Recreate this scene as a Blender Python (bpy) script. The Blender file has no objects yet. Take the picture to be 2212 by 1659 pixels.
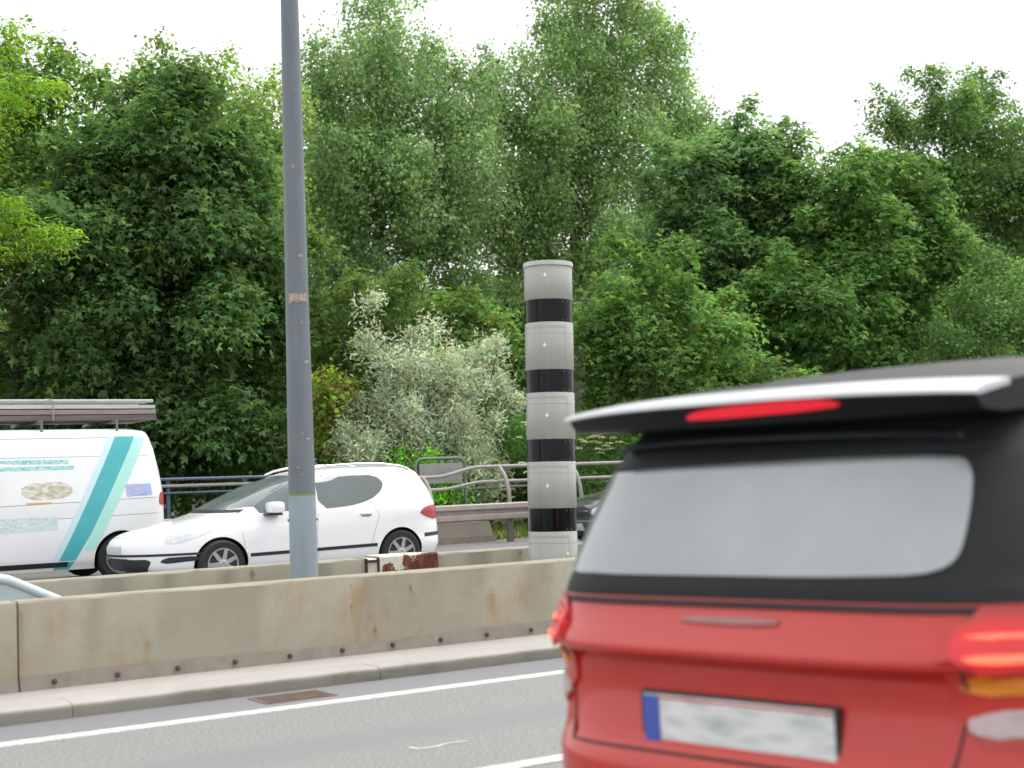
import bpy, math, random
import numpy as np
from mathutils import Vector, Matrix
from mathutils.bvhtree import BVHTree

random.seed(7)
RNG = np.random.default_rng(11)
SC = bpy.context.scene
COL = SC.collection
R = math.radians

# ------------------------------------------------------------------ camera
AZ, PITCH, ROLL, CAMH = R(56.6), R(3.57), R(2.0), 1.32
FOC = 3072.0 / 2212.0 * 36.0
_f = Vector((math.cos(AZ) * math.cos(PITCH), math.sin(AZ) * math.cos(PITCH), math.sin(PITCH)))
_r0 = Vector((math.sin(AZ), -math.cos(AZ), 0)); _u0 = _r0.cross(_f)
_r = _r0 * math.cos(ROLL) - _u0 * math.sin(ROLL)
_u = _u0 * math.cos(ROLL) + _r0 * math.sin(ROLL)
cam = bpy.data.cameras.new('camera'); co = bpy.data.objects.new('camera', cam); COL.objects.link(co)
cam.lens = FOC; cam.sensor_width = 36; cam.clip_start = 0.05; cam.clip_end = 3000
M = Matrix((_r, _u, -_f)).transposed().to_4x4(); M.translation = (0, 0, CAMH)
co.matrix_world = M
cam.dof.use_dof = True; cam.dof.focus_distance = 17.0; cam.dof.aperture_fstop = 2.4
SC.camera = co

# ------------------------------------------------------------------ light
SUN_EL, SUN_AZ = R(58), R(20)
w = bpy.data.worlds.new("World"); SC.world = w; w.use_nodes = True
nt = w.node_tree; bg = nt.nodes['Background']
sky = nt.nodes.new('ShaderNodeTexSky'); sky.sky_type = 'NISHITA'; sky.sun_disc = False
sky.sun_elevation = SUN_EL; sky.sun_rotation = R(90) - SUN_AZ
sky.air_density = 1.0; sky.dust_density = 6.0; sky.ozone_density = 1.0
hs = nt.nodes.new('ShaderNodeHueSaturation'); hs.inputs['Saturation'].default_value = 0.18
nt.links.new(sky.outputs[0], hs.inputs['Color'])
cl = nt.nodes.new('ShaderNodeMix'); cl.data_type = 'RGBA'; cl.blend_type = 'LIGHTEN'; cl.inputs[0].default_value = 1   # even cloud deck
cl.inputs[7].default_value = (7.0, 7.1, 7.2, 1)
nt.links.new(hs.outputs[0], cl.inputs[6]); nt.links.new(cl.outputs[2], bg.inputs['Color'])
bg.inputs['Strength'].default_value = 0.15
sl = bpy.data.lights.new('sun', 'SUN'); sl.energy = 0.8; sl.angle = R(30); sl.color = (1, 0.97, 0.93)
so = bpy.data.objects.new('sun', sl); COL.objects.link(so)
sd = Vector((math.cos(SUN_AZ) * math.cos(SUN_EL), math.sin(SUN_AZ) * math.cos(SUN_EL) * -1, math.sin(SUN_EL)))
so.rotation_euler = (-sd).to_track_quat('-Z', 'Y').to_euler()
SC.view_settings.view_transform = 'Standard'; SC.view_settings.look = 'None'
SC.view_settings.exposure = 0.5; SC.view_settings.gamma = 1

# ------------------------------------------------------------------ helpers
def at(px, py, Y):
    """point where the sight line through (px,py) of a 2212x1659 frame meets the plane y=Y (surveying only)"""
    d = _f + _r * ((px - 1106) / 3072.0) - _u * ((py - 829.5) / 3072.0)
    t = Y / d.y
    return Vector((0, 0, CAMH)) + d * t

def scale_at(px, Y):
    d = _f + _r * ((px - 1106) / 3072.0)
    return (Y / d.y) / 3072.0

def tag(o, label=None, cat=None, group=None, kind=None):
    if label: o['label'] = label
    if cat: o['category'] = cat
    if group: o['group'] = group
    if kind: o['kind'] = kind
    return o

def thing(name, label, cat, loc=(0, 0, 0), rz=0, group=None):
    o = bpy.data.objects.new(name, None); COL.objects.link(o)
    o.location = loc; o.rotation_euler = (0, 0, rz); o.empty_display_size = .2
    return tag(o, label, cat, group)

class MB:
    def __init__(s): s.v = []; s.f = []
    def add(s, v, f):
        n = len(s.v); s.v += [tuple(p) for p in v]; s.f += [tuple(i + n for i in q) for q in f]; return s
    def box(s, x0, x1, y0, y1, z0, z1, b=0.0):
        if b <= 0:
            v = [(x, y, z) for z in (z0, z1) for y in (y0, y1) for x in (x0, x1)]
            return s.add(v, [(0, 2, 3, 1), (4, 5, 7, 6), (0, 1, 5, 4), (2, 6, 7, 3), (0, 4, 6, 2), (1, 3, 7, 5)])
        b = min(b, (x1 - x0) * .45, (y1 - y0) * .45, (z1 - z0) * .45)
        import bmesh
        bm = bmesh.new(); bmesh.ops.create_cube(bm, size=1)
        for q in bm.verts:
            q.co = Vector(((x0 + x1) / 2 + q.co.x * (x1 - x0), (y0 + y1) / 2 + q.co.y * (y1 - y0), (z0 + z1) / 2 + q.co.z * (z1 - z0)))
        bmesh.ops.bevel(bm, geom=bm.edges[:], offset=b, segments=2, affect='EDGES', profile=.6)
        bm.verts.index_update()
        s.add([q.co[:] for q in bm.verts], [[q.index for q in f.verts] for f in bm.faces]); bm.free(); return s
    def lathe(s, prof, n=32, c=(0, 0, 0), axis='z', caps=True):
        v = []; f = []
        for (r, h) in prof:
            for k in range(n):
                a = 2 * math.pi * k / n; p = (r * math.cos(a), r * math.sin(a), h)
                if axis == 'y': p = (p[0], p[2], p[1])
                if axis == 'x': p = (p[2], p[0], p[1])
                v.append((p[0] + c[0], p[1] + c[1], p[2] + c[2]))
        for i in range(len(prof) - 1):
            for k in range(n):
                f.append((i * n + k, i * n + (k + 1) % n, (i + 1) * n + (k + 1) % n, (i + 1) * n + k))
        if caps:
            f.append(tuple(range(n - 1, -1, -1))); f.append(tuple((len(prof) - 1) * n + k for k in range(n)))
        return s.add(v, f)
    def tube(s, pts, r, n=8, caps=True):
        pts = [Vector(p) for p in pts]; rs = r if hasattr(r, '__len__') else [r] * len(pts)
        v = []; f = []; up = None
        for i, p in enumerate(pts):
            t = (pts[min(i + 1, len(pts) - 1)] - pts[max(i - 1, 0)]).normalized()
            if up is None: up = Vector((0, 0, 1)) if abs(t.z) < .9 else Vector((1, 0, 0))
            a = t.cross(up).normalized(); b = a.cross(t).normalized(); up = b
            for k in range(n):
                q = 2 * math.pi * k / n; v.append(p + (a * math.cos(q) + b * math.sin(q)) * rs[i])
        for i in range(len(pts) - 1):
            for k in range(n):
                f.append((i * n + k, i * n + (k + 1) % n, (i + 1) * n + (k + 1) % n, (i + 1) * n + k))
        if caps:
            f.append(tuple(range(n - 1, -1, -1))); f.append(tuple((len(pts) - 1) * n + k for k in range(n)))
        return s.add(v, f)
    def extrude_x(s, prof, x0, x1, cap=True, xs=None):
        """closed (y,z) profile swept along x"""
        xs = xs or [x0, x1]; n = len(prof); v = []; f = []
        for x in xs: v += [(x, p[0], p[1]) for p in prof]
        for i in range(len(xs) - 1):
            for k in range(n):
                f.append((i * n + k, i * n + (k + 1) % n, (i + 1) * n + (k + 1) % n, (i + 1) * n + k))
        if cap: f.append(tuple(range(n - 1, -1, -1))); f.append(tuple((len(xs) - 1) * n + k for k in range(n)))
        return s.add(v, f)
    def build(s, name, mat, parent=None, smooth=False, off=(0, 0, 0), angle=35):
        me = bpy.data.meshes.new(name)
        v = [(p[0] - off[0], p[1] - off[1], p[2] - off[2]) for p in s.v]
        me.from_pydata(v, [], s.f); me.update()
        return link_mesh(name, me, mat, parent, smooth, angle)

def fix_normals(me):
    import bmesh
    bm = bmesh.new(); bm.from_mesh(me); bmesh.ops.recalc_face_normals(bm, faces=bm.faces[:]); bm.to_mesh(me); bm.free()

def link_mesh(name, me, mat, parent=None, smooth=False, angle=35):
    fix_normals(me)
    o = bpy.data.objects.new(name, me); COL.objects.link(o)
    if mat: me.materials.append(mat)
    if smooth:
        me.polygons.foreach_set('use_smooth', [True] * len(me.polygons))
        try: me.set_sharp_from_angle(angle=R(angle))
        except Exception: pass
    if parent: o.parent = parent
    return o

# ------------------------------------------------------------------ materials
def new_mat(name):
    m = bpy.data.materials.new(name); m.use_nodes = True
    return m, m.node_tree, m.node_tree.nodes['Principled BSDF']

def N(t, typ, **kw):
    n = t.nodes.new(typ)
    for k, val in kw.items():
        if k in n.inputs: n.inputs[k].default_value = val
        else: setattr(n, k, val)
    return n

def noise(t, scale=(1, 1, 1), s=1.0, detail=5, rough=.6, src='pos'):
    if src == 'pos':
        g = N(t, 'ShaderNodeNewGeometry'); out = g.outputs['Position']
    else:
        g = N(t, 'ShaderNodeTexCoord'); out = g.outputs['Object']
    mp = N(t, 'ShaderNodeMapping'); mp.inputs['Scale'].default_value = scale; t.links.new(out, mp.inputs[0])
    n = N(t, 'ShaderNodeTexNoise', Scale=s, Detail=detail, Roughness=rough); t.links.new(mp.outputs[0], n.inputs['Vector'])
    return n.outputs['Fac']

def ramp(t, fac, stops):
    r = N(t, 'ShaderNodeValToRGB'); e = r.color_ramp.elements
    e[0].position, e[0].color = stops[0][0], (*stops[0][1], 1)
    e[1].position, e[1].color = stops[-1][0], (*stops[-1][1], 1)
    for p, c in stops[1:-1]:
        q = e.new(p); q.color = (*c, 1)
    t.links.new(fac, r.inputs[0]); return r.outputs[0]

def mix(t, fac, a, b, mode='MIX'):
    m = N(t, 'ShaderNodeMix', data_type='RGBA', blend_type=mode)
    if isinstance(fac, float): m.inputs[0].default_value = fac
    else: t.links.new(fac, m.inputs[0])
    for i, c in ((6, a), (7, b)):
        if isinstance(c, tuple): m.inputs[i].default_value = (*c, 1)
        else: t.links.new(c, m.inputs[i])
    return m.outputs[2]

def bump(t, p, h, strength=.3, dist=.01):
    b = N(t, 'ShaderNodeBump', Strength=strength, Distance=dist); t.links.new(h, b.inputs['Height'])
    t.links.new(b.outputs[0], p.inputs['Normal'])

def math_n(t, op, a, b=0.0, c=None):
    m = N(t, 'ShaderNodeMath', operation=op)
    for i, q in enumerate((a, b) if c is None else (a, b, c)):
        if isinstance(q, (int, float)): m.inputs[i].default_value = q
        else: t.links.new(q, m.inputs[i])
    return m.outputs[0]

def pos_xyz(t):
    g = N(t, 'ShaderNodeNewGeometry'); s = N(t, 'ShaderNodeSeparateXYZ'); t.links.new(g.outputs['Position'], s.inputs[0]); return s.outputs

def plain(name, col, rough=.5, metal=0., spec=.5, var=.12, s=6., coat=0., ior=None, scale=(1, 1, 1), emit=None):
    m, t, p = new_mat(name)
    n = noise(t, scale, s, 6, .65, 'obj')
    lo = tuple(c * (1 - var) for c in col); hi = tuple(min(1, c * (1 + var)) for c in col)
    t.links.new(ramp(t, n, [(.3, lo), (.7, hi)]), p.inputs['Base Color'])
    p.inputs['Roughness'].default_value = rough; p.inputs['Metallic'].default_value = metal
    p.inputs['Specular IOR Level'].default_value = spec; p.inputs['Coat Weight'].default_value = coat
    p.inputs['Coat Roughness'].default_value = .06; p.inputs['Coat IOR'].default_value = 1.5
    if ior: p.inputs['IOR'].default_value = ior
    if emit:
        p.inputs['Emission Color'].default_value = (*emit[0], 1); p.inputs['Emission Strength'].default_value = emit[1]
    return m

def concrete_mat(name, base=(.35, .33, .265), rust=.5, top=.66, spots=()):
    m, t, p = new_mat(name)
    big = noise(t, (1, 1, 1.6), 1.6, 6, .6)
    streak = noise(t, (7, 7, .55), 1.6, 6, .65)
    fine = noise(t, (1, 1, 1), 60, 4, .7)
    c = ramp(t, big, [(.3, tuple(k * .90 for k in base)), (.5, base), (.7, tuple(k * 1.08 for k in base))])
    c = mix(t, math_n(t, 'MULTIPLY', streak, .34), c, (base[0] * .66, base[1] * .62, base[2] * .55))
    z = pos_xyz(t)[2]
    # run-off grime starting under the coping, in ragged tongues
    edge = math_n(t, 'MULTIPLY_ADD', z, 14.0, -14.0 * (top - .06))
    edge = math_n(t, 'ADD', edge, math_n(t, 'MULTIPLY_ADD', streak, 2.6, -1.9))
    e = N(t, 'ShaderNodeClamp'); t.links.new(edge, e.inputs[0])
    c = mix(t, math_n(t, 'MULTIPLY', e.outputs[0], .42), c, (.13, .12, .095))
    # iron bleeding
    r1 = noise(t, (1, 1, .9), 2.7, 7, .70); r2 = noise(t, (14, 14, 1.4), 1.3, 3, .6)
    rm = math_n(t, 'MULTIPLY', ramp(t, r1, [(.47, (0, 0, 0)), (.68, (1, 1, 1))]), ramp(t, r2, [(.35, (.2, .2, .2)), (.65, (1, 1, 1))]))
    c = mix(t, math_n(t, 'MULTIPLY', rm, rust), c, (.30, .17, .05))
    px_ = pos_xyz(t)[0]; wob = math_n(t, 'MULTIPLY_ADD', noise(t, (1, 1, 1), 22, 4, .7), .05, -.025)
    for (sx, sz, sr, ln, dk) in spots:
        dx = math_n(t, 'ABSOLUTE', math_n(t, 'ADD', math_n(t, 'SUBTRACT', px_, sx), wob))
        dn = math_n(t, 'SUBTRACT', sz, z)
        core = N(t, 'ShaderNodeMapRange', **{'From Min': sr, 'From Max': sr * .3})
        t.links.new(math_n(t, 'ADD', dx, math_n(t, 'MULTIPLY', math_n(t, 'ABSOLUTE', math_n(t, 'ADD', dn, wob)), .45)), core.inputs[0])
        trail = N(t, 'ShaderNodeMapRange', **{'From Min': sr * 1.5, 'From Max': sr * .2}); t.links.new(dx, trail.inputs[0])
        fade = N(t, 'ShaderNodeMapRange', **{'From Min': ln, 'From Max': 0.0}); t.links.new(dn, fade.inputs[0])
        below = math_n(t, 'GREATER_THAN', dn, 0.0)
        tm = math_n(t, 'MULTIPLY', math_n(t, 'MULTIPLY', trail.outputs[0], fade.outputs[0]), math_n(t, 'MULTIPLY', below, streak))
        c = mix(t, math_n(t, 'MULTIPLY', tm, .9), c, (.27, .15, .045))
        c = mix(t, math_n(t, 'MULTIPLY', core.outputs[0], dk), c, (.13, .06, .025))
    c = mix(t, math_n(t, 'MULTIPLY_ADD', fine, .9, -.25), c, tuple(k * .72 for k in base))
    pores = noise(t, (1, 1, 1.3), 28, 6, .75)
    c = mix(t, math_n(t, 'MULTIPLY', ramp(t, pores, [(.60, (0, 0, 0)), (.72, (1, 1, 1))]), .45), c, (.16, .145, .11))
    c = mix(t, math_n(t, 'MULTIPLY', ramp(t, pores, [(.28, (1, 1, 1)), (.42, (0, 0, 0))]), .35), c, tuple(min(1, k * 1.25) for k in base))
    t.links.new(c, p.inputs['Base Color']); p.inputs['Roughness'].default_value = .85; p.inputs['Specular IOR Level'].default_value = .25
    bump(t, p, fine, .35, .004)
    return m

def asphalt_mat():
    m, t, p = new_mat('asphalt')
    n1 = noise(t, (.12, 1, 1), 1.3, 4, .6); n2 = noise(t, (1, 1, 1), 58, 3, .85); n3 = noise(t, (1, 1, 1), 170, 2, .8)
    c = ramp(t, n2, [(.34, (.05, .05, .05)), (.5, (.155, .153, .148)), (.64, (.44, .425, .39))])
    c3 = ramp(t, n3, [(.3, (.09, .09, .09)), (.7, (.30, .295, .28))])
    c = mix(t, .45, c, c3)
    # polished wheel tracks and damp gutter: same stone, smoother and bluer binder film
    y = pos_xyz(t)[1]
    trk = math_n(t, 'SINE', math_n(t, 'MULTIPLY_ADD', y, 3.9, math_n(t, 'MULTIPLY', n1, 2.4)))
    trk = ramp(t, trk, [(.45, (0, 0, 0)), (1.0, (1, 1, 1))])
    gm = N(t, 'ShaderNodeMapRange', **{'From Min': 7.82, 'From Max': 7.95}); t.links.new(math_n(t, 'ADD', y, math_n(t, 'MULTIPLY', n1, .1)), gm.inputs[0])
    sm = math_n(t, 'MAXIMUM', math_n(t, 'MULTIPLY', trk, .75), gm.outputs[0])
    c = mix(t, sm, c, (.172, .172, .182))
    t.links.new(c, p.inputs['Base Color'])
    t.links.new(math_n(t, 'MULTIPLY_ADD', sm, -.16, .66), p.inputs['Roughness'])
    b = N(t, 'ShaderNodeBump', Distance=.006); t.links.new(n2, b.inputs['Height']); t.links.new(math_n(t, 'MULTIPLY_ADD', sm, -.35, .5), b.inputs['Strength'])
    t.links.new(b.outputs[0], p.inputs['Normal'])
    return m

def rusty_paint_mat():
    m, t, p = new_mat('flaking_white_paint_over_rust')
    x, y, z = pos_xyz(t)
    n = noise(t, (1, 1, 1), 7.5, 7, .68); n2 = noise(t, (12, 12, 3), 2.5, 4, .6)
    k = math_n(t, 'ADD', math_n(t, 'MULTIPLY', math_n(t, 'SUBTRACT', x, 5.80), 1.7), math_n(t, 'MULTIPLY', math_n(t, 'SUBTRACT', .625, z), 4.2))
    k = math_n(t, 'ADD', k, math_n(t, 'MULTIPLY_ADD', n, 2.4, -1.15))
    msk = ramp(t, k, [(.08, (0, 0, 0)), (.13, (1, 1, 1))])
    rust = ramp(t, n2, [(.2, (.065, .018, .008)), (.5, (.13, .036, .016)), (.66, (.21, .075, .03)), (.8, (.36, .19, .05))])
    white = ramp(t, noise(t, (8, 8, 1.5), 3, 5, .6), [(.35, (.56, .53, .43)), (.6, (.72, .70, .62))])
    t.links.new(mix(t, msk, white, rust), p.inputs['Base Color']); p.inputs['Roughness'].default_value = .75
    bump(t, p, n, .4, .006)
    return m

def pole_mat(name, col, sz=.35):
    m, t, p = new_mat(name)
    n = noise(t, (3, 3, .8), 2.5, 6, .65); chips = noise(t, (1, 1, .45), 16, 5, .7)
    streak = noise(t, (30, 30, .5), 1.5, 5, .6)
    c = ramp(t, n, [(.3, tuple(k * .86 for k in col)), (.7, tuple(k * 1.1 for k in col))])
    c = mix(t, math_n(t, 'MULTIPLY', ramp(t, streak, [(.5, (0, 0, 0)), (.75, (1, 1, 1))]), .3), c, tuple(k * .7 for k in col))
    c = mix(t, math_n(t, 'MULTIPLY', ramp(t, chips, [(.67, (0, 0, 0)), (.74, (1, 1, 1))]), .5), c, (.34, .29, .19))
    t.links.new(c, p.inputs['Base Color']); p.inputs['Roughness'].default_value = .5
    return m

def column_mat():
    m, t, p = new_mat('grey_column_enamel')
    st = noise(t, (22, 22, .35), 1.6, 5, .6, 'obj'); n = noise(t, (1, 1, 1), 5, 5, .6, 'obj')
    c = ramp(t, st, [(.3, (.335, .34, .315)), (.55, (.36, .365, .335)), (.75, (.375, .38, .35))])
    c = mix(t, math_n(t, 'MULTIPLY', n, .25), c, (.26, .27, .25))
    t.links.new(c, p.inputs['Base Color']); p.inputs['Roughness'].default_value = .42; p.inputs['Metallic'].default_value = .15
    return m

def glossy_black():
    m, t, p = new_mat('dark_lens_band')
    st = noise(t, (26, 26, .15), 2.0, 4, .6, 'obj')
    t.links.new(ramp(t, st, [(.55, (.003, .0035, .0045)), (.85, (.02, .02, .019))]), p.inputs['Base Color'])
    t.links.new(math_n(t, 'MULTIPLY_ADD', st, .16, .02), p.inputs['Roughness']); p.inputs['IOR'].default_value = 1.28
    return m

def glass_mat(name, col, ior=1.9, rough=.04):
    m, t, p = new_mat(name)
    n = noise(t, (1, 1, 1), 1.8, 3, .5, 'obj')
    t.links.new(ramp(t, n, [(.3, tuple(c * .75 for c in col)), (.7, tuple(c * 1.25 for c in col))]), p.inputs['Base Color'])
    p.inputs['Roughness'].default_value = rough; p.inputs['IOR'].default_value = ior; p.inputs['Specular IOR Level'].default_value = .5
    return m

def leaf_mat(name, trans=.50, rough=.55, spec=.14, tint=(1.35, 1.25, .6)):
    m, t, p = new_mat(name)
    a = N(t, 'ShaderNodeAttribute', attribute_name='tone')
    t.links.new(a.outputs['Color'], p.inputs['Base Color'])
    p.inputs['Roughness'].default_value = rough; p.inputs['Specular IOR Level'].default_value = spec
    tr = N(t, 'ShaderNodeBsdfTranslucent')
    t.links.new(mix(t, .6, a.outputs['Color'], tint, 'MULTIPLY'), tr.inputs[0])
    mx = N(t, 'ShaderNodeMixShader'); mx.inputs[0].default_value = trans
    t.links.new(p.outputs[0], mx.inputs[1]); t.links.new(tr.outputs[0], mx.inputs[2])
    out = [n for n in t.nodes if n.type == 'OUTPUT_MATERIAL'][0]; t.links.new(mx.outputs[0], out.inputs[0])
    return m

def bark_mat(name, col):
    m, t, p = new_mat(name)
    n = noise(t, (9, 9, 1.6), 2.2, 6, .7)
    t.links.new(ramp(t, n, [(.3, tuple(c * .5 for c in col)), (.7, tuple(c * 1.3 for c in col))]), p.inputs['Base Color'])
    p.inputs['Roughness'].default_value = .9; bump(t, p, n, .6, .03); return m

def soil_mat(name, a, b, s=3.):
    m, t, p = new_mat(name)
    n = noise(t, (1, 1, 1), s, 8, .7); f = noise(t, (1, 1, 1), s * 25, 4, .7)
    c = mix(t, math_n(t, 'MULTIPLY', f, .6), ramp(t, n, [(.35, a), (.65, b)]), tuple(k * .5 for k in a))
    t.links.new(c, p.inputs['Base Color']); p.inputs['Roughness'].default_value = .95; bump(t, p, f, .5, .02); return m

def smear_mat(name, base, ink, thr=.5, scale=(9, 9, 3), s=3.):
    m, t, p = new_mat(name)
    n = noise(t, scale, s, 3, .5, 'obj')
    t.links.new(mix(t, ramp(t, n, [(thr - .2, (0, 0, 0)), (thr + .2, (1, 1, 1))]), base, ink), p.inputs['Base Color'])
    p.inputs['Roughness'].default_value = .35; return m

def road_paint_mat():
    m, t, p = new_mat('worn_white_road_paint')
    n = noise(t, (1, 1, 1), 55, 5, .75)
    t.links.new(ramp(t, n, [(.36, (.24, .235, .22)), (.47, (.50, .495, .475)), (.68, (.64, .635, .61))]), p.inputs['Base Color'])
    p.inputs['Roughness'].default_value = .6; bump(t, p, n, .4, .004); return m

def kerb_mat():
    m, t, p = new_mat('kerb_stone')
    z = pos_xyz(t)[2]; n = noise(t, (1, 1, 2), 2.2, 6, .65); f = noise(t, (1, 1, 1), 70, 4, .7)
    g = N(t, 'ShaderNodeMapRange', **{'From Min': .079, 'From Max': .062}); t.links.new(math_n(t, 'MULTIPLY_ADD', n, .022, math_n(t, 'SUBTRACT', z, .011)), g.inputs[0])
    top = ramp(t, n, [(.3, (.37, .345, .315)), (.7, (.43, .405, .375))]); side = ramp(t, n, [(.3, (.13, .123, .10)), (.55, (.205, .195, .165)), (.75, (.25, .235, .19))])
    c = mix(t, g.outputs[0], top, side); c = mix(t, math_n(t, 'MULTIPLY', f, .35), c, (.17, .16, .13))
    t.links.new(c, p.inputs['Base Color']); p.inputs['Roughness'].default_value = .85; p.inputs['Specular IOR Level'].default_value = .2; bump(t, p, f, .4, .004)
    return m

MT = dict(
    asphalt=asphalt_mat(), paint=road_paint_mat(),
    conc=concrete_mat('weathered_concrete', rust=.8, spots=[(5.06, .51, .014, .16, .9), (4.58, .42, .014, .14, .8), (4.76, .24, .03, .16, .5), (4.58, .56, .008, .05, .6), (3.1, .30, .03, .2, .2), (2.3, .56, .02, .5, .2), (5.75, .42, .05, .25, .15)]), conc2=concrete_mat('rear_barrier_concrete', (.34, .325, .26), .3, .665, spots=[(4.43, .60, .035, .22, .75), (6.95, .62, .02, .1, .6)]),
    conc3=concrete_mat('verge_concrete', (.38, .35, .29), .12, .36),
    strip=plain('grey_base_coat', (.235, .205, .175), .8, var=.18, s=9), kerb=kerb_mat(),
    walk=concrete_mat('ledge_concrete', (.42, .395, .365), .05, 3.0),
    bolt=plain('rusty_bolt', (.09, .06, .04), .7), rustpaint=rusty_paint_mat(),
    iron=plain('rusty_iron', (.17, .12, .085), .8, var=.4, s=30), pit=plain('drain_pit', (.012, .01, .009), .9),
    shaft=pole_mat('slate_pole_paint', (.138, .162, .182)), sleeve=pole_mat('pale_blue_pole_paint', (.26, .325, .365)),
    sticker=smear_mat('torn_paper', (.42, .36, .26), (.17, .14, .11), .56, (22, 22, 16), 2.), greenband=plain('green_band', (.16, .24, .06), .6),
    column=column_mat(), band=glossy_black(), cap=plain('cap_metal', (.42, .43, .41), .35, .2), rivet=plain('lens_screw', (.78, .78, .76), .25, .1, var=.05),
    groove=plain('groove_shadow_line', (.285, .29, .27), .5),
    zinc=plain('dull_galvanised', (.36, .315, .28), .5, .25, var=.15, s=4), zincd=plain('brown_steel_post', (.15, .135, .125), .6, .2),
    rail=plain('grey_railing', (.29, .27, .26), .55, .1), railblue=plain('blue_railing', (.065, .10, .165), .5),
    greenp=plain('green_frame_paint', (.13, .18, .14), .5), panel=plain('sign_back_aluminium', (.27, .28, .265), .45, .3),
    pale=plain('pale_blue_steel', (.52, .60, .63), .45, var=.06),
    redp=plain('red_car_paint', (.45, .018, .010), .30, 0, .45, .06, 3, .45), blackp=plain('black_car_shell', (.016, .0175, .018), .55, 0, .22, .1, 3, 0),
    spoil=plain('glossy_dark_spoiler', (.010, .0115, .013), .5, 0, .15, .05, 3, 0), rubber=plain('black_rubber', (.012, .012, .012), .7),
    whitep=plain('white_car_paint', (.80, .81, .82), .25, 0, .5, .02, 3, .8), darkp=plain('dark_grey_car_paint', (.055, .062, .072), .22, .35, .5, .06, 3, 1.0),
    blackpl=plain('black_plastic', (.018, .018, .020), .5), chrome=plain('silver_metal', (.62, .62, .62), .22, .9, var=.05),
    alloy=plain('alloy_rim', (.42, .42, .43), .3, .8, var=.08),
    rglass=glass_mat('rear_screen_glass', (.21, .23, .24), 2.3, .16), sglass=glass_mat('side_glass', (.06, .085, .083), 2.0),  # rear screen: bright sky reflection partly painted into its grey base
    wglass=glass_mat('windscreen_glass', (.16, .195, .195), 1.9), lampglass=plain('lamp_glass', (.62, .64, .66), .08, .3, var=.2, s=18),
    tailred=plain('red_lamp_lens', (.42, .02, .025), .2, emit=((1, .03, .02), .16)), tailoff=plain('unlit_red_lens', (.40, .05, .06), .2),
    taillit=plain('lit_brake_bar', (.8, .1, .06), .3, emit=((1, .10, .05), 1.6)), amber=plain('amber_lens', (.52, .16, .01), .2, emit=((1, .3, .01), .05)),
    revlens=plain('clear_reverse_lens', (.46, .36, .36), .2), brakehi=plain('high_brake_lens', (.40, .008, .02), .2, emit=((1, .01, .03), .38)),
    plate=smear_mat('number_plate_white', (.66, .68, .67), (.36, .38, .39), .60, (1.5, 7, 26), 1.4), plateblue=plain('plate_blue_band', (.05, .08, .36), .4),
    platered=plain('plate_red_edge', (.5, .05, .06), .4), plate2=plain('front_plate', (.55, .56, .56), .4),
    teal=plain('teal_vinyl', (.07, .42, .46), .35, var=.06), mint=plain('mint_vinyl', (.42, .76, .69), .35, var=.05), lteal=plain('pale_teal_vinyl', (.58, .76, .80), .35, var=.04),
    words=smear_mat('teal_lettering', (.78, .80, .80), (.12, .50, .50), .46, (5, 5, 9), 5.), words2=smear_mat('faint_lettering', (.78, .80, .80), (.42, .60, .60), .5, (4, 4, 14), 5.),
    stickb=smear_mat('blue_red_sticker', (.22, .48, .80), (.68, .44, .55), .52, (3, 3, 16), 3.), sticky=smear_mat('yellow_sticker', (.74, .73, .68), (.36, .30, .12), .55, (4, 4, 8), 3.),
    orange=plain('orange_vinyl', (.7, .38, .14), .4),
    wood1=plain('weathered_board', (.26, .235, .215), .8, var=.25, s=3, scale=(.4, 6, 6)), wood2=plain('dark_board', (.12, .105, .095), .8, var=.3, s=3, scale=(.4, 6, 6)),
    wood3=plain('pale_board', (.50, .46, .43), .7, var=.2, s=3, scale=(.4, 6, 6)), wood4=plain('blue_green_board', (.36, .41, .41), .7, var=.2, s=3), wood5=plain('reddish_board', (.27, .21, .19), .7, var=.2, s=3),
    soil=soil_mat('median_soil', (.11, .095, .07), (.17, .15, .12)), ground=soil_mat('wood_floor', (.03, .035, .015), (.05, .06, .02), .5),
    gravel=soil_mat('verge_gravel', (.22, .21, .19), (.30, .285, .25), 8.),
    leaf=leaf_mat('leaf'), poplar=leaf_mat('poplar_leaf', .55, .55, .25, (1.15, 1.15, .75)), silver=leaf_mat('silver_leaf', .35, .5, .3, (1.0, 1.02, .9)), petal=leaf_mat('white_petal', .3, .6, .2),
    bark=bark_mat('grey_brown_bark', (.075, .062, .048)), palebark=bark_mat('pale_poplar_bark', (.19, .185, .16)), darkbark=bark_mat('dark_bark', (.045, .038, .03)),
)

# ------------------------------------------------------------------ ground, roads, kerb
def sheet(name, x0, x1, y0, y1, z, mat, nx=1, ny=1):
    m = MB(); v = []; f = []
    for j in range(ny + 1):
        for i in range(nx + 1): v.append((x0 + (x1 - x0) * i / nx, y0 + (y1 - y0) * j / ny, z))
    for j in range(ny):
        for i in range(nx):
            a = j * (nx + 1) + i; f.append((a, a + 1, a + nx + 2, a + nx + 1))
    m.add(v, f); return tag(m.build(name, mat), kind='structure')

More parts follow.
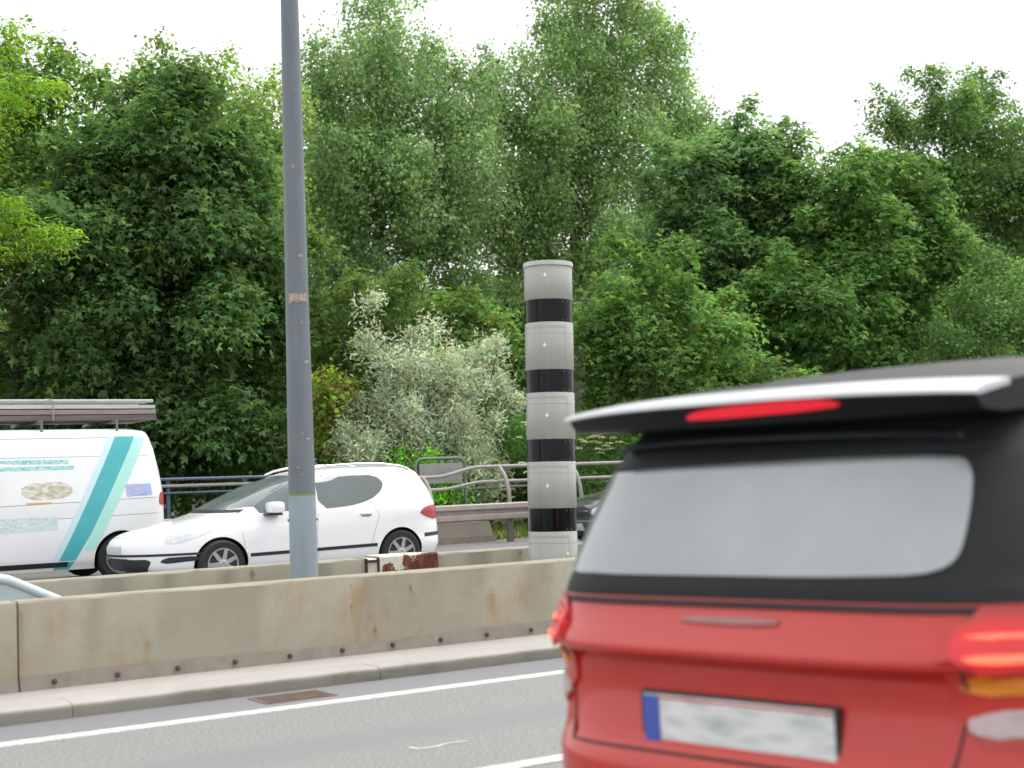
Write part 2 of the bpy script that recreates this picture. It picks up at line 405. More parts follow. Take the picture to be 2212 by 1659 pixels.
sheet('ground', -900, 900, -900, 900, -.03, MT['ground'])
sheet('road', -60, 160, -9, 8.37, 0, MT['asphalt'])
sheet('far_road', -60, 160, 10.76, 22.55, 0, MT['asphalt'])
m = MB()
rr_ = random.Random(9); v = []; f = []; x = -8.0; k = 0
while x < 40:
    a_ = 7.692 + rr_.uniform(-.005, .005); b_ = 7.808 + rr_.uniform(-.006, .004)
    v += [(x, a_, .0045), (x, b_, .0045), (x, a_ - .003, .0005), (x, b_ + .003, .0005)]
    if k:
        q = (k - 1) * 4; p = k * 4; f += [(q, p, p + 1, q + 1), (q + 2, p + 2, p, q), (q + 1, p + 1, p + 3, q + 3)]
    x += .035; k += 1
m.add(v, f)
tag(m.build('edge_line', MT['paint']), kind='structure')
m = MB()
for k in range(-6, 12):
    x0 = 3.30 + k * 6
    m.box(x0, x0 + 2.0, 5.40, 5.52, .001, .005)
for k in range(-6, 16):
    m.box(k * 6, k * 6 + 3, 14.3, 14.42, .001, .005)
    m.box(k * 6, k * 6 + 3, 18.9, 19.02, .001, .005)
tag(m.build('lane_markings', MT['paint']), kind='structure')
# stray chalky paint stroke on the lane
m = MB()
def ribbon(m, pts, w, z0=.001, z1=.004):
    for (a, b) in zip(pts[:-1], pts[1:]):
        a, b = Vector(a), Vector(b); d = (b - a).normalized(); n = Vector((-d.y, d.x)) * w / 2
        v = [a + n, a - n, b - n, b + n]
        m.add([(p.x, p.y, z0) for p in v] + [(p.x, p.y, z1) for p in v], [(0, 1, 2, 3), (7, 6, 5, 4), (0, 4, 5, 1), (1, 5, 6, 2), (2, 6, 7, 3), (3, 7, 4, 0)])
ribbon(m, [(3.40, 6.17), (3.415, 6.10), (3.50, 6.10)], .022)
ribbon(m, [(3.503, 6.10), (3.60, 6.135), (3.70, 6.115)], .02)
tag(m.build('paint_stroke', MT['paint']), kind='structure')

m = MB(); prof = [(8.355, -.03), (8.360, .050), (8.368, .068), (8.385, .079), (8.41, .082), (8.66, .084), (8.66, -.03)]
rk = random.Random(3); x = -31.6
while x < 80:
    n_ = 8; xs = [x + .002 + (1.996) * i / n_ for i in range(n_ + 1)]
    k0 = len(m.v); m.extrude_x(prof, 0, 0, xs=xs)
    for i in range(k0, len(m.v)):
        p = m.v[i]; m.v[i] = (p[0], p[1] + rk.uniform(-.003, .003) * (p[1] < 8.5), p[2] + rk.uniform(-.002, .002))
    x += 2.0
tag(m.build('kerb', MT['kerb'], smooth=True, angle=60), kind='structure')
m = MB(); m.box(-60, 160, 8.664, 9.36, -.03, .079)
tag(m.build('ledge', MT['walk']), kind='structure')
m = MB(); v = []; f = []
nx, ny = 260, 8
for j in range(ny + 1):
    for i in range(nx + 1):
        v.append((-20 + 70 * i / nx, 9.362 + 1.14 * j / ny, .05 + .03 * rk.random()))
for j in range(ny):
    for i in range(nx):
        a = j * (nx + 1) + i; f.append((a, a + 1, a + nx + 2, a + nx + 1))
m.add(v, f); tag(m.build('median_soil', MT['soil'], smooth=True), kind='structure')
sheet('verge', -60, 160, 22.552, 25.2, -.004, MT['gravel'])

# drain
g = thing('drain_grate', 'rusty iron drain grate sunk in the gutter beside the kerb', 'drain', (3.66, 8.10, 0))
m = MB(); m.box(-.215, .215, -.125, .125, .001, .0035); m.build('pit', MT['pit'], g)
m = MB()
m.box(-.235, .235, -.142, -.125, .001, .0056); m.box(-.235, .235, .125, .142, .001, .0056)
m.box(-.235, -.215, -.125, .125, .001, .0056); m.box(.215, .235, -.125, .125, .001, .0056)
m.build('frame', MT['iron'], g)
for k in range(3):
    m = MB(); y = -.080 + k * .070; m.box(-.214, .214, y, y + .024, .0036, .0056); m.build('bar', MT['iron'], g)

# ------------------------------------------------------------------ barriers
def wobble_profile(face, top, th, foot):
    return [(face - .02, foot), (face, foot + .02), (face + .005, top - .012), (face + .016, top), (face + th - .016, top), (face + th - .003, top - .012), (face + th + .02, foot)]

def barrier(name, label, x0, x1, face, top, foot, mat, group, bolts, strip=True, th=.22):
    t = thing(name, label, 'barrier', (x0, face, 0), 0, group)
    m = MB(); n = max(2, int((x1 - x0) / .12)); prof = wobble_profile(0, top, th, foot)
    xs = [(x1 - x0) * i / n for i in range(n + 1)]
    m.extrude_x(prof, 0, x1 - x0, xs=xs)
    rr = random.Random(int(abs(x0) * 100) + 5)
    k = len(prof)
    for i in range(len(xs)):                       # chipped, slightly uneven coping
        for q in (2, 3):
            p = m.v[i * k + q]; m.v[i * k + q] = (p[0], p[1] + rr.uniform(-.003, .003), p[2] + rr.uniform(-.004, .003))
    m.build('wall', mat, t, True, angle=40)
    if strip:
        m = MB(); v = []; f = []; ns = int((x1 - x0) / .05); 
        for i in range(ns + 1):
            x = (x1 - x0) * i / ns; z = foot + .085 + .01 * math.sin(x * 2.1) + rr.uniform(-.006, .006)
            v += [(x, -.024, foot), (x, -.006, z), (x, .004, z)]
        for i in range(ns):
            a = i * 3; f += [(a, a + 3, a + 4, a + 1), (a + 1, a + 4, a + 5, a + 2)]
        m.add(v, f); m.build('base_coat', MT['strip'], t)
    for bx in bolts:
        m = MB(); m.lathe([(.013, -.012), (.013, -.036), (.009, -.040)], 6, (bx - x0, 0, foot + .042), 'y')
        m.lathe([(.017, -.010), (.017, -.024)], 12, (bx - x0, 0, foot + .042), 'y')
        m.build('bolt', MT['bolt'], t)
    return t
BF = 9.10
b0 = [2.497 + .3985 * k for k in range(0, 20)]
barrier('concrete_barrier', 'long rust stained concrete barrier before the pole and striped column, bolts along its foot', 2.29, 14.2, BF, .628, .079, MT['conc'], 'front row barriers', b0)
barrier('concrete_barrier', 'end of another concrete barrier left of the narrow joint at the left edge', -9.7, 2.278, BF, .628, .079, MT['conc'], 'front row barriers', [2.10 - .4 * k for k in range(4)])
# hairline joint filler
m = MB(); m.box(2.2775, 2.2905, BF + .012, BF + .2, .08, .60)
tag(m.build('joint_filler', MT['iron']), 'rusty sealant strip in the joint between the two front barriers', 'joint seal')
barrier('concrete_barrier', 'rear concrete barrier left of the rusty steel cover, passing behind the pole', -9, 5.43, 10.5, .658, .03, MT['conc2'], 'rear row barriers', [], False)
barrier('concrete_barrier', 'rear concrete barrier running from the rusty steel cover behind the striped column', 6.10, 18, 10.5, .658, .03, MT['conc2'], 'rear row barriers', [], False)
t = thing('steel_cover', 'rusty steel joint cover with flaking white paint between two rear barriers', 'cover', (5.43, 10.5, 0))
m = MB(); m.extrude_x(wobble_profile(-.018, .672, .256, .03), .115, .672); m.build('plate', MT['rustpaint'], t, off=(0, 0, 0))
m = MB(); m.extrude_x(wobble_profile(-.006, .655, .235, .03), -.004, .11); m.build('inner_plate', plain('flaked_white', (.60, .58, .50), .6, var=.15, s=20), t)
m = MB(); m.extrude_x(wobble_profile(-.022, .660, .262, .03), -.012, .004); m.extrude_x(wobble_profile(-.022, .662, .262, .03), .098, .114)
m.box(-.012, .114, -.02, .0, .625, .645); m.build('seam', plain('dark_rust', (.07, .028, .016), .8, var=.5, s=30), t)

# pale blue sloping terminal between the barriers
t = thing('rail_terminal', 'pale blue bent steel tube and panel sloping down behind the front barrier at left', 'rail end', (2.3, 9.72, 0))
pth = [(-1.6, 0, .745), (-.2, 0, .745), (.02, 0, .742), (.075, 0, .73), (.14, 0, .70), (.50, 0, .525), (.95, 0, .30), (1.25, 0, .14), (1.30, 0, .06)]
m = MB(); m.tube(pth, .034, 12); m.build('tube', MT['pale'], t, True)
m = MB(); v = [(p[0], -.012, p[2]) for p in pth] + [(p[0], .012, p[2]) for p in pth] + [(pth[0][0], -.012, .05), (1.3, -.012, .05), (pth[0][0], .012, .05), (1.3, .012, .05)]
n = len(pth)
f = [tuple(range(n)) + (2 * n + 1, 2 * n), tuple(range(2 * n - 1, n - 1, -1)) + (2 * n + 2, 2 * n + 3)]
m.add(v, f); m.build('panel', plain('pale_blue_sheet', (.44, .53, .56), .5, var=.12, s=4), t)

# ------------------------------------------------------------------ lamp post
t = thing('lamp_post', 'tall slate grey tapering post with pale blue foot behind the front barrier', 'post', (4.60, 9.92, 0))
m = MB(); m.lathe([(.107, 0), (.1055, .55), (.1025, 1.205)], 40); m.build('sleeve', MT['sleeve'], t, True)
m = MB(); m.lathe([(.1035, 1.205), (.1035, 1.222)], 40); m.build('band', MT['greenband'], t, True)
m = MB()
prof = [(.1025, 1.222)] + [(.1025 - .034 * ((z - 1.222) / 3.85) ** .95, z) for z in np.linspace(1.5, 5.2, 8)] + [(.058, 6.5), (.045, 8.0)]
m.lathe(prof, 40); m.build('shaft', MT['shaft'], t, True)
def wrap(m, r, a0, a1, z0, z1, n=12, th=.0025, jag=.0, seed=1):
    rr = random.Random(seed); v = []; f = []
    for i in range(n + 1):
        a = a0 + (a1 - a0) * i / n; zz0 = z0 + rr.uniform(0, jag); zz1 = z1 - rr.uniform(0, jag)
        for rad in (r - .002, r + th):
            v += [(rad * math.cos(a), rad * math.sin(a), zz0), (rad * math.cos(a), rad * math.sin(a), zz1)]
    for i in range(n):
        a = i * 4; b = a + 4
        f += [(a + 2, b + 2, b + 3, a + 3), (a + 1, a + 3, b + 3, b + 1), (a, b, b + 2, a + 2)]
    f += [(0, 2, 3, 1), (n * 4, n * 4 + 1, n * 4 + 3, n * 4 + 2)]
    m.add(v, f)
face = math.atan2(-9.92, -4.6)
m = MB(); wrap(m, .0905, face - .75, face + .95, 2.66, 2.745, 14, jag=.022, seed=4); m.build('torn_sticker', MT['sticker'], t)
for k, (da, z, wd) in enumerate([(.15, 1.28, .01), (-.1, 1.36, .012), (.4, 1.62, .02), (.1, 1.66, .03), (-.35, 1.41, .012), (.2, 3.0, .05), (.15, 4.3, .03), (-.2, 3.7, .03), (.5, 2.2, .03), (0.3, 2.5, .03)]):
    m = MB(); r = .1025 - .034 * (max(0, z - 1.222) / 3.85) ** .95
    wrap(m, r, face + da, face + da + .10 + .14 * (k % 3), z, z + wd, 4, jag=wd * .4, seed=k); m.build('paint_chip', MT['sticker'], t)
for z in (1.47, 1.44, 1.02):
    for sx in (1, -1):
        m = MB(); m.lathe([(.010, -.011), (.010, .011)], 8, (sx * .1015 * math.cos(.4), -sx * .1015 * math.sin(.4), z), 'x'); m.build('stud', MT['shaft'], t)

# ------------------------------------------------------------------ speed camera column
CX, CY = 6.905, 9.95
t = thing('speed_camera', 'grey speed camera column with four shiny black bands standing between the barriers', 'speed camera', (CX, CY, 0))
t.rotation_euler = (0, R(1.25), 0)
CR = .207
zs = [(.03, .815), (1.01, 1.401), (1.59, 1.984), (2.178, 2.58), (2.776, 3.062)]
faceC = math.atan2(-CY, -CX)
riv = [(.625, .62), (1.194, -.18), (1.783, -.15), (2.377, -.2), (2.972, -.13)]
for (z0, z1), (rz_, ra) in zip(zs, riv):
    m = MB(); m.lathe([(CR - .002, z0), (CR, z0 + .002), (CR, z1 - .002), (CR - .002, z1)], 64); sec = m.build('sleeve', MT['column'], t, True, angle=60)
    m = MB(); a = faceC + ra; c = Vector((math.cos(a), math.sin(a), 0))
    p0 = c * (CR - .003); 
    m.tube([p0 + Vector((0, 0, rz_)), p0 + c * .007 + Vector((0, 0, rz_)), p0 + c * .010 + Vector((0, 0, rz_))], [.0135, .0125, .008], 14)
    m.tube([p0 + Vector((0, 0, rz_ + .012)), p0 + c * .004 + Vector((0, 0, rz_ + .016)), p0 + c * .004 + Vector((0, 0, rz_ + .030))], [.006, .005, .001], 8)
    m.build('lens_screw', MT['rivet'], sec, True)
    if z1 < 3:
        m = MB()
        for dz in (.038, .052, .098):
            wrap(m, CR - .0005, faceC - 1.25, faceC + (.75 if dz < .09 else 1.35), z1 - dz, z1 - dz + .004, 30, .0012)
        for da in (-1.22, .72): wrap(m, CR - .0005, faceC + da, faceC + da + .018, z0 + .05, z1 - .054, 1, .001)
        m.build('cover_seam', MT['groove'], sec)
for (z0, z1) in [(.815, 1.01), (1.401, 1.59), (1.984, 2.178), (2.58, 2.776)]:
    m = MB(); m.lathe([(CR - .0022, z0 + .0005), (CR - .0022, z1 - .0005)], 64); b = m.build('lens_band', MT['band'], t, True, angle=60)
    for da in (.62, .86):
        for z in (z0 + .02, z1 - .02):
            m = MB(); c = Vector((math.cos(faceC + da), math.sin(faceC + da), 0)) * (CR - .003); m.tube([c + Vector((0, 0, z)), c * 1.02 + Vector((0, 0, z))], .005, 8); m.build('screw', MT['zincd'], b)
m = MB(); m.lathe([(CR + .004, 3.062), (CR + .009, 3.066), (CR + .009, 3.094), (CR + .006, 3.103), (.12, 3.106), (.02, 3.108)], 64); m.build('cap', MT['cap'], t, True, angle=40)

# ------------------------------------------------------------------ guard rail, railings, sign, block
t = thing('guard_rail', 'galvanised double-wave steel guard rail along the far verge behind the column', 'guard rail', (15, 23, 0))
w_ = [(0, .755), (-.050, .752), (-.082, .735), (-.086, .655), (-.066, .640), (-.010, .628), (-.008, .572), (-.066, .556), (-.088, .54), (-.086, .462), (-.066, .444), (0, .43)]
prof = w_ + [(y + .006, z) for y, z in reversed(w_)]
m = MB(); m.extrude_x(prof, -22, 30); m.build('beam', MT['zinc'], t, True, angle=30)
for k in range(-12, 9):
    x = .05 + 1.74 * k
    if -7 < x < 6:
        m = MB(); m.box(x - .055, x + .055, .02, .11, -.02, .70, .008); m.build('post', MT['zincd'], t)
t = thing('railing', 'grey tubular railing with a kink and backward curved posts above the guard rail', 'railing', (15, 23.1, 0))
def rail_path(zl, zr, x0, x1, yoff):
    pts = [(x0, yoff, zl)]
    for x in np.linspace(-1.45, -.15, 14):
        k = min(1, max(0, (x + 1.35) / 1.05)); k = k * k * (3 - 2 * k); pts.append((float(x), yoff, zl + (zr - zl) * k))
    pts.append((x1, yoff, zr)); return pts
for (zl, zr, yo) in ((1.285, 1.455, .40), (1.045, 1.165, .26)):
    m = MB(); m.tube(rail_path(zl, zr, -3.9, 22, yo), .036 if yo > .3 else .032, 10); m.build('tube', MT['rail'], t, True)
for x, top in ((-3.3, 1.285), (-1.62, 1.285), (.10, 1.455), (1.82, 1.455), (3.54, 1.455), (5.26, 1.455)):
    m = MB(); m.tube([(x, .03, .40), (x, .03, top - .62), (x, .06, top - .44), (x, .16, top - .2), (x, .30, top - .05), (x, .40, top)], [.042, .042, .042, .04, .036, .034], 10); m.build('post', MT['rail'], t, True)
t = thing('railing', 'blue painted railing with a beige lower bar between the van and the white car', 'railing', (8.6, 23.4, 0))
m = MB(); m.tube([(-4, 0, 1.43), (2.2, 0, 1.40)], .026, 10); m.build('top_bar', MT['railblue'], t, True)
m = MB(); m.tube([(-4, 0, 1.31), (2.2, 0, 1.29)], .028, 10); m.build('lower_bar', MT['rail'], t, True)
m = MB(); m.tube([(-4, 0, 1.19), (2.2, 0, 1.17)], .02, 10); m.build('bottom_bar', MT['railblue'], t, True)
for x in (-3, -1.6, -.2, 1.2):
    m = MB(); m.tube([(x, .05, 0), (x, .05, 1.42)], .03, 10); m.build('post', MT['railblue'], t, True)

t = thing('sign_frame', 'back of a grey sign plate hung in a rounded green tube frame behind the railing', 'sign', (13.6, 24.3, 0))
s_ = .0
a = at(900, 1090, 24.3); b = at(1007, 1090, 24.3)
x0, x1 = a.x - 13.6, b.x - 13.6; zt = at(950, 990, 24.3).z
pts = [(x0, 0, 0), (x0, 0, zt - .16)] + [(x0 + .16 - .16 * math.cos(q), 0, zt - .16 + .16 * math.sin(q)) for q in np.linspace(.3, 1.57, 5)] + \
      [(x1 - .16 + .16 * math.sin(q), 0, zt - .16 + .16 * math.cos(q)) for q in np.linspace(0, 1.3, 5)] + [(x1, 0, zt - .16), (x1, 0, 0)]
m = MB(); m.tube(pts, .03, 10); m.tube([(x0, 0, zt - .60), (x1, 0, zt - .60)], .022, 8); m.build('frame', MT['greenp'], t, True)
m = MB(); m.box(x0 + .07, x1 - .09, -.03, -.012, zt - .50, zt - .10, .008); m.build('sign_plate', MT['panel'], t)
m = MB(); m.box((x0 + x1) / 2 - .02, (x0 + x1) / 2 + .02, -.012, .02, zt - .60, zt - .03); m.build('stay', MT['greenp'], t)
t = thing('fence', 'low thin green rail fence in the grass behind the guard rail', 'fence', (15, 25.3, 0))
for z in (1.0, .62):
    m = MB(); m.tube([(-4, 0, z - .03), (10, 0, z + .12)], .026, 8); m.build('bar', MT['greenp'], t, True)
for x in (-2.2, .25, 2.7, 5.1):
    m = MB(); m.tube([(x, 0, 0), (x, 0, 1.04 + x * .01)], .03, 8); m.build('post', MT['greenp'], t, True)
t = thing('concrete_block', 'low concrete wall end with a grey foot and sloping edge under the guard rail', 'barrier', (14.95, 23.5, 0))
m = MB(); m.extrude_x([(0, -.02), (.02, .13), (.05, .39), (.25, .39), (.3, -.02)], -10, -.03)
k = 5
for i in (0, 1, 2, 3, 4):
    p = m.v[k + i]; m.v[k + i] = (-.06 + (.39 - p[2]) * .22, p[1], p[2])
m.build('wall', MT['conc3'], t)
m = MB(); m.extrude_x([(-.016, -.02), (.004, .12), (.03, .12), (.03, -.02)], -9.98, .04); m.build('foot', MT['strip'], t)

# ------------------------------------------------------------------ vehicles: layered shells and fitted panels
def cr(p0, p1, p2, p3, t):
    return .5 * (2 * p1 + (p2 - p0) * t + (2 * p0 - 5 * p1 + 4 * p2 - p3) * t * t + (3 * p1 - p0 - 3 * p2 + p3) * t ** 3)

def dense(layers, sub):
    L = [np.array(l, float) for l in layers]; out = []
    for i in range(len(L) - 1):
        p0 = L[max(0, i - 1)]; p3 = L[min(len(L) - 1, i + 2)]
        for k in range(sub):
            t = k / sub; c = cr(p0, L[i], L[i + 1], p3, t); lin = L[i] * (1 - t) + L[i + 1] * t
            c = np.minimum(np.maximum(c, np.minimum(L[i], L[i + 1]) - .004), np.maximum(L[i], L[i + 1]) + .004)
            c = np.minimum(np.maximum(c, np.minimum(L[i], L[i + 1])), np.maximum(L[i], L[i + 1])); c[0] = lin[0]; out.append(c)
    out.append(L[-1]); return out

def ring(l, n, rake=0.0):
    z, xr, xf, w_, nr, nf = l[:6]; xm = (xr + xf) / 2; pts = []
    for k in range(n):
        a = 2 * math.pi * (k + .5) / n; c, s = math.cos(a), math.sin(a); e = nf if c > 0 else nr
        x = xm + (xf - xm if c > 0 else xm - xr) * math.copysign(abs(c) ** (2 / e), c)
        y = w_ * math.copysign(abs(s) ** (2 / e), s)
        pts.append((x, y, z + rake * x))
    return pts

def shell_mesh(layers, n=112, sub=4, rake=None):
    D = dense(layers, sub); v = []; f = []
    for l in D:
        rk_ = 0 if rake is None else float(np.interp(l[0], [a for a, _ in rake], [b for _, b in rake]))
        v += ring(l, n, rk_)
    for i in range(len(D) - 1):
        for k in range(n): f.append((i * n + k, i * n + (k + 1) % n, (i + 1) * n + (k + 1) % n, (i + 1) * n + k))
    f.append(tuple(range(n - 1, -1, -1))); f.append(tuple((len(D) - 1) * n + k for k in range(n)))
    return v, f

def bvh_of(v, f): return BVHTree.FromPolygons([Vector(p) for p in v], [list(q) for q in f])

def chaikin(p, it=2):
    for _ in range(it):
        q = []
        for i in range(len(p)):
            a = p[i]; b = p[(i + 1) % len(p)]
            q += [(.75 * a[0] + .25 * b[0], .75 * a[1] + .25 * b[1]), (.25 * a[0] + .75 * b[0], .25 * a[1] + .75 * b[1])]
        p = q
    return p

AX = {'+y': lambda u, v: ((u, 9, v), (0, -1, 0)), '-y': lambda u, v: ((u, -9, v), (0, 1, 0)),
      '+x': lambda u, v: ((9, u, v), (-1, 0, 0)), '-x': lambda u, v: ((-9, u, v), (1, 0, 0)), '+z': lambda u, v: ((u, v, 9), (0, 0, -1))}

def cast(bvh, ax, u, v, off):
    o, d = AX[ax](u, v); o = Vector(o); d = Vector(d)
    h, nrm, _, _ = bvh.ray_cast(o, d)
    if h is None:
        h, nrm, _, _ = bvh.find_nearest(o + d * 8.0)
    if nrm.dot(d) > 0: nrm = -nrm
    return h + nrm * off

def patch(m, bvh, ax, poly, off=.004, th=.014, nv=14, nu=18, rnd=2):
    """closed (u,v) outline laid on the shell as a thin curved panel with real thickness"""
    p = chaikin(poly, rnd) if rnd else poly
    v0 = min(q[1] for q in p); v1 = max(q[1] for q in p); eps = (v1 - v0) * .004
    P = []; Q = []
    for j in range(nv + 1):
        s = j / nv; v = v0 + eps + (v1 - v0 - 2 * eps) * (.5 - .5 * math.cos(math.pi * s))
        xs = []
        for i in range(len(p)):
            a = p[i]; b = p[(i + 1) % len(p)]
            if (a[1] - v) * (b[1] - v) <= 0 and a[1] != b[1]:
                xs.append(a[0] + (b[0] - a[0]) * (v - a[1]) / (b[1] - a[1]))
        if len(xs) < 2: continue
        u0, u1 = min(xs), max(xs)
        P.append([cast(bvh, ax, u0 + (u1 - u0) * i / nu, v, off) for i in range(nu + 1)])
        Q.append([cast(bvh, ax, u0 + (u1 - u0) * i / nu, v, off - th) for i in range(nu + 1)])
    r = len(P); c = nu + 1; vv = [q for row in P for q in row] + [q for row in Q for q in row]; o = r * c; ff = []
    for j in range(r - 1):
        for i in range(nu):
            a = j * c + i; ff.append((a, a + 1, a + c + 1, a + c)); ff.append((o + a, o + a + c, o + a + c + 1, o + a + 1))
    for i in range(nu):
        ff.append((i, o + i, o + i + 1, i + 1)); a = (r - 1) * c + i; ff.append((a, a + 1, o + a + 1, o + a))
    for j in range(r - 1):
        a = j * c; ff.append((a, a + c, o + a + c, o + a)); a += nu; ff.append((a, o + a, o + a + c, a + c))
    m.add(vv, ff); return m

def stripe(m, bvh, ax, line, wd=.012, off=.003, th=.01, step=.06):
    pts = []
    for (a, b) in zip(line[:-1], line[1:]):
        L = math.dist(a, b); k = max(1, int(L / step))
        pts += [(a[0] + (b[0] - a[0]) * i / k, a[1] + (b[1] - a[1]) * i / k) for i in range(k)]
    pts.append(line[-1]); v = []; f = []
    for i, q in enumerate(pts):
        a = pts[max(0, i - 1)]; b = pts[min(len(pts) - 1, i + 1)]; L = math.dist(a, b) or 1
        nx, ny = -(b[1] - a[1]) / L * wd / 2, (b[0] - a[0]) / L * wd / 2
        for o_ in (off, off - th):
            v += [cast(bvh, ax, q[0] + nx, q[1] + ny, o_), cast(bvh, ax, q[0] - nx, q[1] - ny, o_)]
    for i in range(len(pts) - 1):
        a = i * 4; b = a + 4
        f += [(a, a + 1, b + 1, b), (a + 2, b + 2, b + 3, a + 3), (a, b, b + 2, a + 2), (a + 1, a + 3, b + 3, b + 1)]
    n = (len(pts) - 1) * 4; f += [(0, 2, 3, 1), (n, n + 1, n + 3, n + 2)]
    m.add(v, f); return m

def cut(o, cyls):
    """wheel wells: boolean difference, result kept as plain mesh"""
    m = MB()
    for (x, y, z, r, d) in cyls: m.lathe([(r, y - d), (r, y + d)], 40, (x, 0, z), 'y')
    c = m.build('cutter', None, o.parent)
    md = o.modifiers.new('wells', 'BOOLEAN'); md.object = c; md.operation = 'DIFFERENCE'; md.solver = 'EXACT'
    bpy.context.view_layer.update(); dg = bpy.context.evaluated_depsgraph_get(); dg.update()
    me = bpy.data.meshes.new_from_object(o.evaluated_get(dg)); o.modifiers.clear()
    old = o.data; o.data = me; me.name = old.name
    bpy.data.objects.remove(c, do_unlink=True)
    me.materials.append(MT['blackpl'])
    for p in me.polygons:
        c = p.center
        if any(math.hypot(c.x - x, c.z - z) < r + .004 and abs(c.y - y) < d + .004 and (abs(math.hypot(p.normal.x, p.normal.z)) > .6 and abs(math.hypot(c.x - x, c.z - z) - r) < .02 or abs(abs(c.y - y) - d) < .004) for (x, y, z, r, d) in cyls): p.material_index = 1
    try: me.set_sharp_from_angle(angle=R(38))
    except Exception: pass

def wheel(parent, x, y, r=.31, wd=.19, side=1, spokes=7):
    t = bpy.data.objects.new('wheel', None); COL.objects.link(t); t.parent = parent; t.location = (x, y, r)
    m = MB(); h = wd / 2
    m.lathe([(r * .66, -h), (r * .9, -h), (r * .985, -h * .72), (r, -h * .4), (r, h * .4), (r * .985, h * .72), (r * .9, h), (r * .66, h), (r * .64, 0)], 40, (0, 0, 0), 'y', caps=False)
    n = 40; k = len(m.v) // n
    m.f += [((k - 1) * n + q, (k - 1) * n + (q + 1) % n, (q + 1) % n, q) for q in range(n)]
    m.build('tyre', MT['rubber'], t, True)
    m = MB(); m.lathe([(r * .65, -h * .8), (r * .67, -h * .9), (r * .67, h * .9), (r * .65, h * .8)], 40, (0, 0, 0), 'y')
    dk = MB(); 
    m2 = MB()
    for s in range(spokes):
        a = 2 * math.pi * s / spokes; c, sn = math.cos(a), math.sin(a)
        for da, w0 in ((0, .03),):
            p = [(.045, -w0), (r * .64, -w0 * .75), (r * .64, w0 * .75), (.045, w0)]
            v = [(q[0] * c - q[1] * sn, side * h * (.86 + dd) , q[0] * sn + q[1] * c) for dd in (0, .16) for q in p]
            m2.add(v, [(0, 1, 2, 3), (7, 6, 5, 4), (0, 4, 5, 1), (1, 5, 6, 2), (2, 6, 7, 3), (3, 7, 4, 0)])
    m2.lathe([(.06, side * h * .8), (.06, side * h * 1.04), (.04, side * h * 1.1)], 20, (0, 0, 0), 'y')
    m2.lathe([(r * .60, side * h * .9), (r * .67, side * h * .92), (r * .67, side * h * 1.02), (r * .62, side * h * 1.0)], 40, (0, 0, 0), 'y', caps=False)
    m.build('hub', MT['blackpl'], t, True); m2.build('rim', MT['alloy'], t)
    return t

def part(name, mat, root, fill, smooth=True, angle=50):
    m = MB(); fill(m); return m.build(name, mat, root, smooth, angle=angle)

# ---- red hatchback, seen from behind, very near ---------------------------------
RX, RY = 4.18, 2.945
red = thing('hatchback', 'near red hatchback with black upper half and roof spoiler driving away at right', 'car', (RX, RY, 0), .125)
red.rotation_euler = (-.018, -.012, .15)
# x is measured from the car's middle; the tail is at about -1.8
lowL = [(.17, -1.60, 1.70, .70, 6, 4), (.30, -1.80, 1.82, .80, 6, 4), (.45, -1.845, 1.86, .83, 6, 3.5), (.58, -1.845, 1.86, .84, 6, 3.2), (.64, -1.80, 1.85, .842, 6.5, 3),
        (.78, -1.775, 1.80, .842, 6.5, 3), (.835, -1.775, 1.72, .842, 6.5, 3), (.85, -1.80, 1.68, .842, 6, 3), (.868, -1.842, 1.55, .840, 5.6, 3), (.884, -1.845, 1.45, .838, 5.6, 3),
        (.905, -1.826, 1.25, .835, 6, 3), (.93, -1.803, 1.15, .834, 6, 3), (.965, -1.775, 1.02, .83, 6.3, 3.2), (1.005, -1.755, .80, .822, 6.6, 3.4)]
upL = [(1.005, -1.750, .80, .825, 6.5, 3.4), (1.06, -1.735, .72, .81, 6.2, 3.6), (1.20, -1.68, .52, .77, 6, 4), (1.335, -1.615, .28, .725, 5.6, 4), (1.41, -1.57, .12, .69, 5.2, 4), (1.475, -1.52, -.05, .64, 4.4, 3.6),
       (1.545, -1.38, -.25, .58, 3.6, 3), (1.585, -1.18, -.42, .48, 2.8, 2.6), (1.60, -.95, -.5, .30, 2.2, 2.2)]
v, f = shell_mesh(lowL, 128, 5); bL = bvh_of(v, f); mb = MB(); mb.add(v, f); body = mb.build('body', MT['redp'], red, True, angle=60)
cut(body, [(-1.18, .74, .30, .33, .22), (-1.18, -.74, .30, .33, .22), (1.22, .74, .30, .33, .22), (1.22, -.74, .30, .33, .22)])
v, f = shell_mesh(upL, 128, 5); bU = bvh_of(v, f); mb = MB(); mb.add(v, f); mb.build('upper_shell', MT['blackp'], red, True, angle=60)
for sx in (-1.18, 1.22):
    for sy in (.735, -.735): wheel(red, sx, sy, .30, .18, 1 if sy > 0 else -1)
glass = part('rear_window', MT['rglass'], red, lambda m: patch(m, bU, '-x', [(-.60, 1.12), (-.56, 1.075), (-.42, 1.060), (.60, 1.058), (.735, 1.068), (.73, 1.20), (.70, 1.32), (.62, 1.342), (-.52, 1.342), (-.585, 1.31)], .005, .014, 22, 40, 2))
part('window_seal', MT['rubber'], red, lambda m: stripe(m, bU, '-x', [(-.60, 1.349), (.62, 1.349)], .012, .006))
part('waist_trim', MT['rubber'], red, lambda m: stripe(m, bL, '-x', [(-.80, .992), (.80, .992)], .016, .006))
part('side_window', MT['sglass'], red, lambda m: (patch(m, bU, '-y', [(-1.05, 1.06), (.55, 1.05), (.15, 1.34), (-1.0, 1.34)], .004)))
part('side_window', MT['sglass'], red, lambda m: (patch(m, bU, '+y', [(-1.05, 1.06), (.55, 1.05), (.15, 1.34), (-1.0, 1.34)], .004)))
